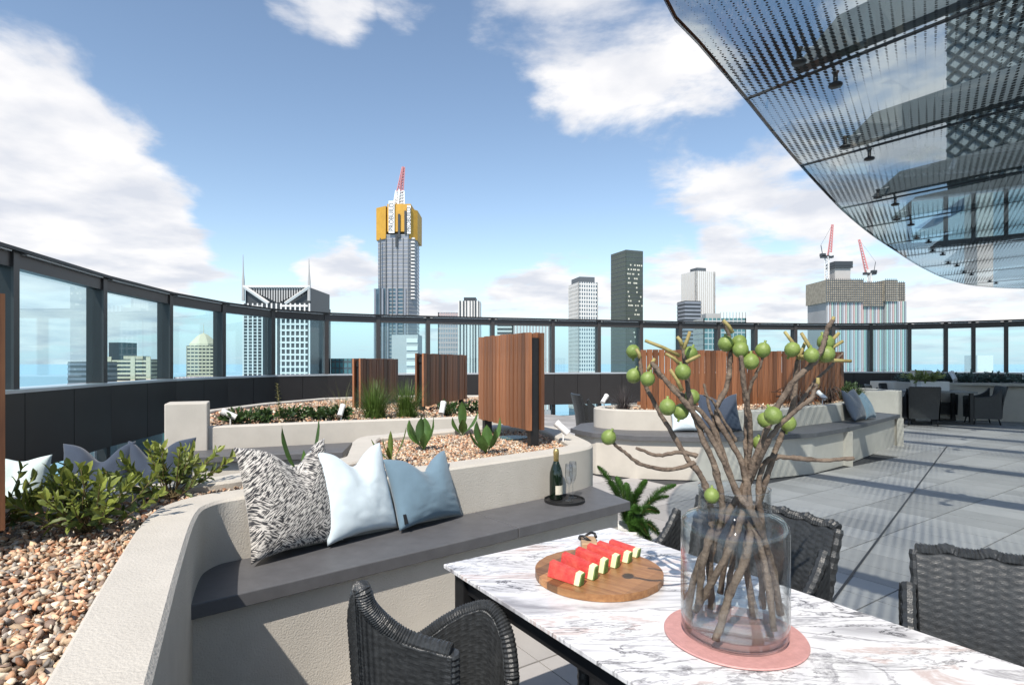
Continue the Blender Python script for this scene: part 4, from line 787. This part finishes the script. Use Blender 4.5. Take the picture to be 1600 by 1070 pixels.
# ------------------------------------------------------------------ canopy
CZ = EYE + 2.3
def ce(px, py): Y = 2.3 * 900 / (566 - py); return Vector(((px - 800) / 900 * Y, Y, CZ))
edge = [Vector((1.4, -2.2, CZ)), Vector((.72, -.4, CZ)), Vector((.42, 1.2, CZ)), Vector((.52, 2.55, CZ)), ce(1035, 0), ce(1098, 78), ce(1165, 157), ce(1212, 215), ce(1255, 265), ce(1290, 303), ce(1320, 333), ce(1360, 366), ce(1400, 393), ce(1440, 418), ce(1480, 436), ce(1530, 447), Vector((16.6, 17.9, CZ)), Vector((19.5, 16.0, CZ))]  # unseen near end is shaped to curve away so the table stays sunlit
ec = crom(edge, 10)
cl = [0]
for a, b in zip(ec, ec[1:]): cl.append(cl[-1] + (b - a).length)
def e_at(s):
    for i in range(len(ec) - 1):
        if cl[i + 1] >= s: return ec[i].lerp(ec[i + 1], (s - cl[i]) / max(1e-6, cl[i + 1] - cl[i]))
    return ec[-1]
def s_of(p): return min(range(len(ec)), key=lambda i: (ec[i] - p).length)
js = [.3] + [cl[s_of(ce(*q))] for q in ((1165, 157), (1253, 262), (1314, 327), (1350, 358), (1382, 382), (1412, 402), (1440, 418), (1468, 431))]
js += [js[-1] + 2.6, js[-1] + 5.2, js[-1] + 7.6]
js.insert(1, (js[0] + js[1]) / 2); js = [s for s in js if s < cl[-1]]
cn = thing('glass_canopy', 'fritted glass canopy on steel beams above the right side', 'canopy', (6, 4, CZ))
jd = Vector((.60, -.80, 0)); LEN = 11
for k in range(len(js) - 1):
    n = 10; es = [e_at(js[k] + .006 + (js[k + 1] - js[k] - .012) * i / n) for i in range(n + 1)]; v = []
    for z in (0, .016): v += [e + Vector((0, 0, z)) for e in es] + [e + jd * LEN + Vector((0, 0, z)) for e in es]
    m = 2 * (n + 1); f = []
    for i in range(n): f += [(i, i + n + 1, i + n + 2, i + 1), (m + i, m + i + 1, m + i + n + 2, m + i + n + 1), (i, i + 1, m + i + 1, m + i)]
    meshobj('pane', v, f, M_canopy, cn)
    meshobj('edge_seal', [p for e in es for p in (e + Vector((0, 0, -.004)), e + Vector((0, 0, .02)), e + jd * .02 + Vector((0, 0, .021)))], [q for i in range(n) for q in ((i * 3, i * 3 + 3, i * 3 + 4, i * 3 + 1), (i * 3 + 1, i * 3 + 4, i * 3 + 5, i * 3 + 2))], M_black, cn)
M_joint = mat('dark silicone', (.02, .02, .02), .5)
for s in js[1:]:
    e = e_at(s); side = Vector((-jd.y, jd.x, 0)); t0, t1 = .45, LEN
    MB().box(e + jd * LEN / 2 + Vector((0, 0, .008)), (LEN, .012, .022), math.atan2(jd.y, jd.x)).build('joint', M_joint, cn)
    # tapered fin beam above the glass
    v = []
    for sg in (-1, 1):
        o_ = side * (.06 * sg)
        v += [e + jd * t0 + o_ + Vector((0, 0, .07)), e + jd * (t0 + .35) + o_ + Vector((0, 0, .34)), e + jd * t1 + o_ + Vector((0, 0, .58)), e + jd * t1 + o_ + Vector((0, 0, .07))]
    meshobj('beam', v, [(0, 1, 2, 3), (7, 6, 5, 4), (0, 4, 5, 1), (1, 5, 6, 2), (2, 6, 7, 3), (3, 7, 4, 0)], M_steel, cn)
    for dd, sd_ in ((.62, -.30), (.62, .30), (2.6, -.30), (2.6, .30)):
        c = e + jd * dd + side * sd_; MB().lathe([(0, -.03), (.05, -.03), (.055, -.018), (.05, -.008), (.018, -.004), (.018, .07), (.03, .09), (0, .095)], c, 16).build('fitting', M_black, cn, True); 
        MB().tube([c + Vector((0, 0, .08)), e + jd * (dd + .05) + side * (sd_ * .2) + Vector((0, 0, .15))], .014, 6).build('fitting_arm', M_sill, cn)
# added wall above the canopy, in place of a tower reflected in its glass
tw = thing('tower_reflection', 'grey diagonal patterned wall added above the glass canopy for a reflected tower', 'building', (9, 10, CZ + .9))
w0, w1 = Vector((7.62, 10.1)), Vector((16.5, 3.0)); we = (w1 - w0).normalized(); wn = Vector((-we.y, we.x))
MB().prism([w0, w1, w1 + wn * 6, w0 + wn * 6], CZ + .85, 60).build('wall', mat('grey blue cladding', (.22, .26, .28), .45, var=.15, scale=1.5), tw)
fin = MB(); 
for k in range(180):
    for sg in (-1, 1):
        s0_ = k * .25 - 22 if sg > 0 else k * .25
        a = (s0_, CZ + .9); b = (s0_ + sg * 22, CZ + 22.9)
        # clip to the wall's length
        def clip(p, q):
            L_ = (w1 - w0).length; (x0_, z0_), (x1_, z1_) = p, q; t0_, t1_ = 0, 1
            for lim, sgn in ((0, 1), (L_, -1)):
                d0, d1 = sgn * (x0_ - lim), sgn * (x1_ - lim)
                if d0 < 0 and d1 < 0: return None
                if d0 < 0: t0_ = max(t0_, d0 / (d0 - d1))
                if d1 < 0: t1_ = min(t1_, d0 / (d0 - d1))
            return None if t0_ >= t1_ else tuple((x0_ + (x1_ - x0_) * t, z0_ + (z1_ - z0_) * t) for t in (t0_, t1_))
        r = clip(a, b)
        if r:
            (xa, za), (xb, zb) = r; pa = w0 + we * xa - wn * .03; pb_ = w0 + we * xb - wn * .03; fin.tube([(pa.x, pa.y, za), (pb_.x, pb_.y, zb)], .022, 4)
fin.build('diagonal_fins', mat('dark fin', (.06, .075, .08), .5), tw, kind='stuff')
# ------------------------------------------------------------------ city towers
def cmat(n, c, r=.5, **k): return mat(n, c, r, **k)
C_conc = cmat('city concrete', (.36, .35, .34), .8, var=.1, scale=.05); C_white = cmat('city white', (.62, .60, .57), .7); C_cream = cmat('city cream', (.62, .53, .38), .7); C_dk = cmat('city dark', (.035, .04, .045), .4); C_glass = cmat('city blue glass', (.07, .12, .16), .12, metal=.2, var=.25, scale=.06); C_teal = cmat('city teal glass', (.06, .16, .17), .15, metal=.2, var=.3, scale=.1); C_green = cmat('city green glass', (.065, .085, .06), .18, metal=.2, var=.15, scale=.05); C_grey = cmat('city grey glass', (.26, .27, .30), .3, metal=.3, var=.15, scale=.08); C_pink = cmat('city pink', (.40, .32, .31), .7); C_yel = cmat('yellow screen', (.50, .27, .03), .6, var=.1, scale=.2); C_line = cmat('city line', (.10, .11, .12), .5)
BASE = -200
def tower(label, px0, px1, ytop, D, shaft, depth=None, rot=0, band=None, bm=None, bh=1.2, mull=0, mm=None, mw=.5, cap=None, name='tower', y_bot=640, group='city towers'):
    x0, x1 = (px0 - 800) / 900 * D, (px1 - 800) / 900 * D; wv = x1 - x0; zt = EYE + (566 - ytop) / 900 * D; dp = depth or wv; cr_, sr_ = abs(math.cos(R(rot))), abs(math.sin(R(rot))); wv = (wv - dp * sr_) / cr_ if rot else wv
    cx, cy = (x0 + x1) / 2, D + dp / 2; t = thing(name, label, 'building', (cx, cy, BASE), group)
    MB().box((cx, cy, (zt + BASE) / 2), (wv, dp, zt - BASE), R(rot)).build('shaft', shaft, t)
    zlow = EYE + (566 - y_bot) / 900 * D
    if band:
        m_ = MB(); z = zt - band * .5
        while z > zlow: m_.box((cx, cy, z), (wv + .5, dp + .5, bh), R(rot)); z -= band
        m_.build('floor_bands', bm, t, kind='stuff')
    if mull:
        m_ = MB(); Mr = Matrix.Rotation(R(rot), 3, 'Z')
        for i in range(mull + 1):
            for sx, sy in ((-wv / 2 + wv * i / mull, -dp / 2), (wv / 2, -dp / 2 + dp * i / mull), (-wv / 2, -dp / 2 + dp * i / mull)): q = Mr @ Vector((sx, sy, 0)); m_.box((cx + q.x, cy + q.y, (zt + zlow) / 2), (mw, mw, zt - zlow), R(rot))
        m_.build('mullions', mm, t, kind='stuff')
    if cap:
        fw, hpx, cm_ = cap; h = hpx / 900 * D; MB().box((cx, cy, zt + h / 2), (wv * fw, dp * fw, h), R(rot)).build('roof_plant', cm_, t)
    return t, cx, cy, wv, dp, zt
# left group
tower('dark banded office block low in the left pane', 99, 146, 565, 420, C_line, 30, 8, 3.6, C_grey, 1.6)
tower('grey stub tower behind the cream building', 170, 193, 535, 560, C_dk, 20, 0)
t, cx, cy, wv, dp, zt = tower('cream office building with dark windows in the second pane', 165, 229, 561, 480, C_dk, 28, 10, 3.4, C_cream, 1.7, cap=(.5, 5, C_cream))
for f in (-.5, .1, .5): q = Matrix.Rotation(R(10), 3, 'Z') @ Vector((wv * f, -dp / 2 - .3, 0)); MB().box((cx + q.x, cy + q.y, zt - 30), (3.4, 1, 64), R(10)).build('pier', C_cream, t)
t, cx, cy, wv, dp, zt = tower('cream tower with rounded pointed crown in the third pane', 285, 331, 540, 520, C_dk, 22, 14, 3.2, C_cream, 1.7, 7, C_cream, .7)
MB().lathe([(wv * .56, 0), (wv * .54, 2), (wv * .42, 5), (wv * .30, 8), (wv * .16, 10.5), (wv * .05, 11.5), (0.25, 12), (.12, 20), (0, 20)], (cx, cy, zt), 8).build('crown', C_cream, t)
tower('low brick podium building in the third pane', 273, 308, 589, 420, C_pink, 20, 0, 4, C_dk, 1, 6, C_white, .8); tower('low cream building between second and third panes', 226, 272, 592, 600, C_teal, 20, 0, 5, C_white, 1.2)
# twin mast tower with V roof
D = 330; t = thing('tower', 'white gridded tower with V shaped louvred roof and twin masts', 'building', ((432 - 800) / 900 * D, D, BASE), 'city towers')
X = lambda px: (px - 800) / 900 * D
Z = lambda py: EYE + (566 - py) / 900 * D
MB().box(((X(381) + X(484)) / 2, D + 19, (Z(474) + BASE) / 2), (X(484) - X(381), 38, Z(474) - BASE)).build('shaft', C_dk, t)
for px in np.linspace(381, 484, 15): MB().box((X(px), D - .4, (Z(474) + Z(640)) / 2), (.8 if 4 < (px - 381) / 7.4 else .7, .8, Z(474) - Z(640))).build('mullion', C_white, t)
for py in np.arange(478, 610, 9.5): MB().box((X(460), D - .6, Z(py)), (X(483) - X(440), .6, 1.0)).build('spandrel', C_white, t)
for py in np.arange(478, 610, 5): MB().box((X(395), D - .5, Z(py)), (X(412) - X(382), .5, .7)).build('spandrel', C_conc, t)
MB().prism([(X(381), D + 2), (X(484), D + 2), (X(484), D + 36), (X(381), D + 36)], Z(474), Z(449)).build('roof_core', C_dk, t)
for px in np.linspace(388, 480, 24):
    hgt = 1 - abs((px - 434) / 52); yb = 449 + 24 * hgt; MB().box((X(px), D + .9, (Z(448) + Z(yb)) / 2), (.75, .8, Z(448) - Z(yb))).build('louvre', C_conc, t)
for a, b in ((382, 420), (484, 446)): MB().tube([(X(a), D - .5, Z(448)), (X(b), D - .5, Z(474))], 1.0, 4).build('roof_edge', C_white, t)
MB().box(((X(381) + X(484)) / 2, D, Z(447.5)), (X(485) - X(380), 1.5, 1)).build('ridge', C_white, t)
for px, py in ((380, 398), (483, 404)): MB().tube([(X(px), D, Z(470)), (X(px), D, Z(440)), (X(px), D, Z(425)), (X(px) - .1, D, Z(py))], [.9, .8, .4, .15], 6).build('mast', C_conc, t)
tower('teal glass block low beside the half hidden screen', 518, 556, 560, 360, C_teal, 20, 0, 4, C_dk, 1.0, 6, C_dk, .6)
# crane helper
def lattice(a, b, w0, w1, nseg, m, t, name, r=.22):
    a, b = Vector(a), Vector(b); d = (b - a).normalized(); u = d.orthogonal().normalized(); v = d.cross(u); mb = MB(); ring = []
    for i in range(nseg + 1):
        f = i / nseg; c = a.lerp(b, f); w_ = w0 * (1 - f) + w1 * f; ring.append([c + u * sx * w_ / 2 + v * sy * w_ / 2 for sx, sy in ((-1, -1), (1, -1), (1, 1), (-1, 1))])
    for i in range(nseg):
        for k in range(4): mb.tube([ring[i][k], ring[i + 1][k]], r, 4, False); mb.tube([ring[i][k], ring[i + 1][(k + 1) % 4]], r * .7, 4, False)
    return mb.build(name, m, t)
C_red = cmat('crane red', (.55, .22, .22), .6); C_cw = cmat('crane white', (.75, .74, .73), .6)
# tower under construction with yellow screens
D = 520; X = lambda px: (px - 800) / 900 * D; Z = lambda py: EYE + (566 - py) / 900 * D
t = thing('tower', 'tallest grey tower under construction with yellow screens and a crane', 'building', (X(618), D, BASE), 'city towers')
hexp = lambda a, b, k: [(X(a), D + 8), (X(a) + k, D + 1), (X(b) - 6, D), (X(b), D + 9), (X(b) - 2, D + 34), (X(a) + 3, D + 34)]
MB().prism(hexp(587.5, 649, 9), BASE, Z(366)).build('shaft', C_grey, t)
m_ = MB(); z = Z(368)
while z > Z(600): m_.prism(offset(ccw(hexp(587.5, 649, 9)), -.25), z, z + .7); z -= 3.4
m_.build('floor_bands', C_conc, t, kind='stuff')
for px in (594, 603, 613, 621, 630, 638): MB().box((X(px), D + .7, (Z(372) + Z(600)) / 2), (.7, 2.2, Z(372) - Z(600))).build('mullion', C_line, t)
for py in np.arange(372, 470, 5.5): MB().box((X(644.5), D + 4, Z(py)), (3.4, 6, 1.3)).build('slab_edge', C_white, t)
MB().prism(hexp(581.5, 644, 7), BASE, Z(450)).build('podium', C_glass, t)
for px in (586, 598, 606, 620, 633): MB().box((X(px), D - .1, (Z(451) + Z(600)) / 2), (1.6, 2.2, Z(451) - Z(600))).build('pier', C_grey, t)
MB().prism([(X(585), D + 7), (X(603), D - .5), (X(604), D + 9), (X(604), D + 34), (X(585), D + 34)], Z(373), Z(322)).build('screen_panel', C_yel, t)
MB().prism([(X(605), D), (X(642), D - .5), (X(642), D + 20), (X(605), D + 20)], Z(362), Z(319)).build('screen_panel', C_yel, t)
MB().prism([(X(640), D - 1), (X(650.5), D + 7), (X(650), D + 34), (X(643), D + 34)], Z(373), Z(326)).build('screen_panel', C_yel, t)
for a, y0, y1 in ((624, 335, 372), (620, 366, 386), (634, 330, 366)): MB().box((X(a), D - 1.2, (Z(y0) + Z(y1)) / 2), (2.0, .8, Z(y0) - Z(y1))).build('hoist_bay', C_dk, t)
def banner(px, y0, y1, wpx, text):
    MB().box((X(px), D - 1.9, (Z(y0) + Z(y1)) / 2), (wpx / 900 * D, .5, Z(y0) - Z(y1))).build('banner', C_cw, t)
    cu = bpy.data.curves.new('lettering', 'FONT'); cu.body = text; cu.align_x = 'CENTER'; cu.align_y = 'CENTER'; cu.size = 4.6; cu.extrude = .05
    tmp = bpy.data.objects.new('tmp', cu); col.objects.link(tmp); bpy.context.view_layer.update(); me = bpy.data.meshes.new_from_object(tmp.evaluated_get(bpy.context.evaluated_depsgraph_get())); bpy.data.objects.remove(tmp)
    me.materials.clear(); me.materials.append(C_dk); o = bpy.data.objects.new('lettering', me); col.objects.link(o)
    o.matrix_world = Matrix.Translation((X(px), D - 2.25, (Z(y0) + Z(y1)) / 2)) @ Matrix.Rotation(R(-90), 4, 'Y') @ Matrix.Rotation(R(90), 4, 'X')
    ln = max(v.co.x for v in me.vertices) - min(v.co.x for v in me.vertices); s = (Z(y0) - Z(y1)) * .86 / ln; me.transform(Matrix.Diagonal((s, s * 1.1, 1, 1))); mw_ = o.matrix_world.copy(); o.parent = t; o.matrix_parent_inverse = Matrix.Translation(-Vector(t.location)); o.matrix_world = mw_
banner(612.5, 315, 365, 9, 'PROBUILD'); banner(639.5, 322, 366, 5.5, 'PROBUILD')
lattice((X(619), D + 12, Z(320)), (X(621), D + 12, Z(292)), 7, 5, 6, C_cw, t, 'crane_mast', .9)
MB().box((X(620), D + 12, Z(305)), (6, 4, 9)).build('crane_cab', C_cw, t)
lattice((X(621), D + 12, Z(294)), (X(626.5), D + 12, Z(254)), 4.2, 1.6, 9, C_red, t, 'crane_jib', .5)
# pale block in front
t, cx, cy, wv, dp, zt = tower('pale grey block with white bands before the tallest tower', 612, 653, 523, 300, C_conc, 14, 0); 
for k in range(7): MB().box((cx + wv * .28, cy - dp / 2 - .2, zt - 3 - k * 4), (wv * .42, .6, 2.2)).build('balcony_band', C_white, t)
# striped towers in the middle
tower('mauve grey ribbed tower left of the black and white one', 685, 719, 488, 420, C_grey, 20, 0, 3.4, C_pink, 1.3, 9, C_pink, .6)
t, cx, cy, wv, dp, zt = tower('slim white tower with black vertical stripes', 716, 750, 470, 380, C_white, 16, 0, y_bot=600)
for px, wpx in ((719, 2.2), (724.5, 2.2), (729, 1.6), (734.5, 1.2), (739, 1.6), (743, 2.2), (748, 1.6)): MB().box(((px - 800) / 900 * 380, cy - dp / 2 - .2, (zt - 120) / 2), (wpx / 900 * 380, .7, zt + 120)).build('stripe', C_dk, t)
MB().box(((734 - 800) / 900 * 380, cy, zt + 1.2), (19 / 900 * 380, 14, 2.4)).build('roof_cap', C_dk, t)
tower('dark balconied tower behind the nearest timber screen', 777, 801, 508, 460, C_dk, 18, 0, 3.2, C_white, 1.2); tower('pink and white striped tower behind the nearest timber screen', 801, 860, 506, 440, C_pink, 20, 0, None, None, 1, 12, C_white, 1.1)
tower('white gridded tower with dark roof plant', 893, 934, 441, 480, C_glass, 24, 14, 3.3, C_white, 1.25, 8, C_white, .9, (.82, 9, C_line))
t, cx, cy, wv, dp, zt = tower('tall dark green glass tower', 961, 1006, 391, 540, C_green, 26, 22, 4.2, C_line, .35, 16, C_line, .3)
lit = cmat('pale lit spot', (.6, .58, .48), .6); Mr = Matrix.Rotation(R(22), 3, 'Z')  # lit spots of the facade, put in as pale colour
for k in range(60): q = Mr @ Vector((random.uniform(-.45, .45) * wv, -dp / 2 - .25, 0)); MB().box((cx + q.x, cy + q.y, zt - 14 - abs(random.gauss(0, 42)) // 4.2 * 4.2), (1.3, .3, 1.5), R(22)).build('window', lit, t)
tower('white tower with thin vertical ribs, taller slab', 1075, 1118, 424, 500, C_glass, 20, 18, 3.3, C_conc, .5, 9, C_white, 1.5, (.5, 7, C_line)); tower('grey balconied slab left of the white ribbed tower', 1065, 1096, 470, 480, C_dk, 14, 10, 3.2, C_grey, 1.6)
t, cx, cy, wv, dp, zt = tower('lower teal glass block with open roof frame', 1100, 1165, 497, 420, C_teal, 24, 0, 4.2, C_conc, .9, 10, C_conc, .6)
for i in range(9): MB().box((cx + wv * (-.1 + .6 * i / 8), cy - dp / 2, zt + 2.2), (.5, .5, 4.4)).build('roof_post', C_conc, t)
MB().box((cx - wv * .2, cy, zt + 2), (wv * .35, 10, 4)).build('roof_plant', C_conc, t)
tower('small white building low at the right', 1527, 1552, 555, 700, C_white, 20, 0)
# scaffolded twin block with cranes
D = 430; X = lambda px: (px - 800) / 900 * D; Z = lambda py: EYE + (566 - py) / 900 * D
t = thing('tower', 'striped apartment block under construction wrapped in scaffold at right', 'building', (X(1355), D, BASE), 'city towers')
secs = [((1294, 1349), 470, 2), ((1347, 1392), 476, 6), ((1388, 1421), 470, 3)]
C_str = [cmat('facade ' + k, c, .5) for k, c in (('mint', (.30, .42, .38)), ('rose', (.42, .30, .29)), ('silver', (.42, .43, .45)), ('slate', (.20, .23, .26)))]
for (a, b), y, dd in secs:
    MB().prism([(X(a), D + dd), (X(b), D + dd), (X(b), D + dd + 28), (X(a), D + dd + 28)], BASE, Z(y)).build('block', C_conc, t)
    k = 0
    for px in np.arange(a + 1.2, b - 1, 3.1): MB().box((X(px + .8), D + dd - .3, (Z(y) + Z(640)) / 2), (.95, .7, Z(y) - Z(640))).build('facade_strip', C_str[(k * 7 + int(a)) % 4], t); k += 1
C_sc = cmat('scaffold mesh', (.34, .29, .22), .8, var=.3, scale=.4)
for (a, b), (y0, y1), dd in (((1291, 1349), (437, 472), 0), ((1347, 1420), (440, 478), 4), ((1385, 1404), (437, 470), 1)):
    MB().prism([(X(a), D + dd), (X(b), D + dd), (X(b), D + dd + 30), (X(a), D + dd + 30)], Z(y1), Z(y0)).build('scaffold', C_sc, t)
    m_ = MB()
    for py in np.arange(y0 + 1, y1, 3.6): m_.box(((X(a) + X(b)) / 2, D + dd - .2, Z(py)), (X(b) - X(a), .5, .3))
    for px in np.arange(a, b, 3.2): m_.box((X(px), D + dd - .3, (Z(y0 - 2) + Z(y1)) / 2), (.25, .5, Z(y0 - 2) - Z(y1)))
    m_.build('scaffold_poles', C_line, t, kind='stuff')
MB().box((X(1330), D + 16, Z(422)), (X(1342) - X(1317), 10, Z(405) - Z(440))).build('lift_core', C_conc, t); MB().box((X(1330), D + 16, Z(408)), (X(1344) - X(1315), 13, 3.2)).build('core_cap', C_dk, t); MB().box((X(1330), D + 16, Z(413.5)), (X(1344) - X(1315), 13, 1.6)).build('core_cap', C_dk, t)
def crane(label, px, y_base, y_deck, tip, tail):
    c = thing('tower_crane', label, 'crane', (X(px), D + 14, Z(y_base)), 'tower cranes'); p = (X(px), D + 14)
    lattice((*p, Z(y_base)), (*p, Z(y_deck)), 2.4, 2.4, 9, C_cw, c, 'mast', .3); MB().box((p[0], p[1], Z(y_deck)), (9, 3, 1.8)).build('deck', C_dk, c); MB().box((p[0] - 3.2 * tail, p[1], Z(y_deck) + 1.4), (3.4, 3, 2.2)).build('counterweight', C_dk, c); MB().box((p[0] + 2 * tail, p[1] - 1.4, Z(y_deck) + 1.6), (2, 1.6, 2.2)).build('cab', C_cw, c)
    lattice((p[0] + 2 * tail, p[1], Z(y_deck) + 1), (X(tip[0]), p[1], Z(tip[1])), 2.2, 1.0, 12, C_red, c, 'jib', .28)
    m_ = MB(); m_.tube([(p[0] - 3 * tail, p[1], Z(y_deck)), (p[0] - 4.6 * tail, p[1], Z(y_deck) + 9)], .3, 4); m_.tube([(p[0] - 4.6 * tail, p[1], Z(y_deck) + 9), (X(tip[0]), p[1], Z(tip[1]))], .08, 4); m_.build('a_frame', C_dk, c)
crane('red and white luffing crane left of the lift core', 1308, 440, 396, (1317, 344), 1); crane('red and white luffing crane right of the lift core', 1377, 440, 423, (1360, 368), -1)
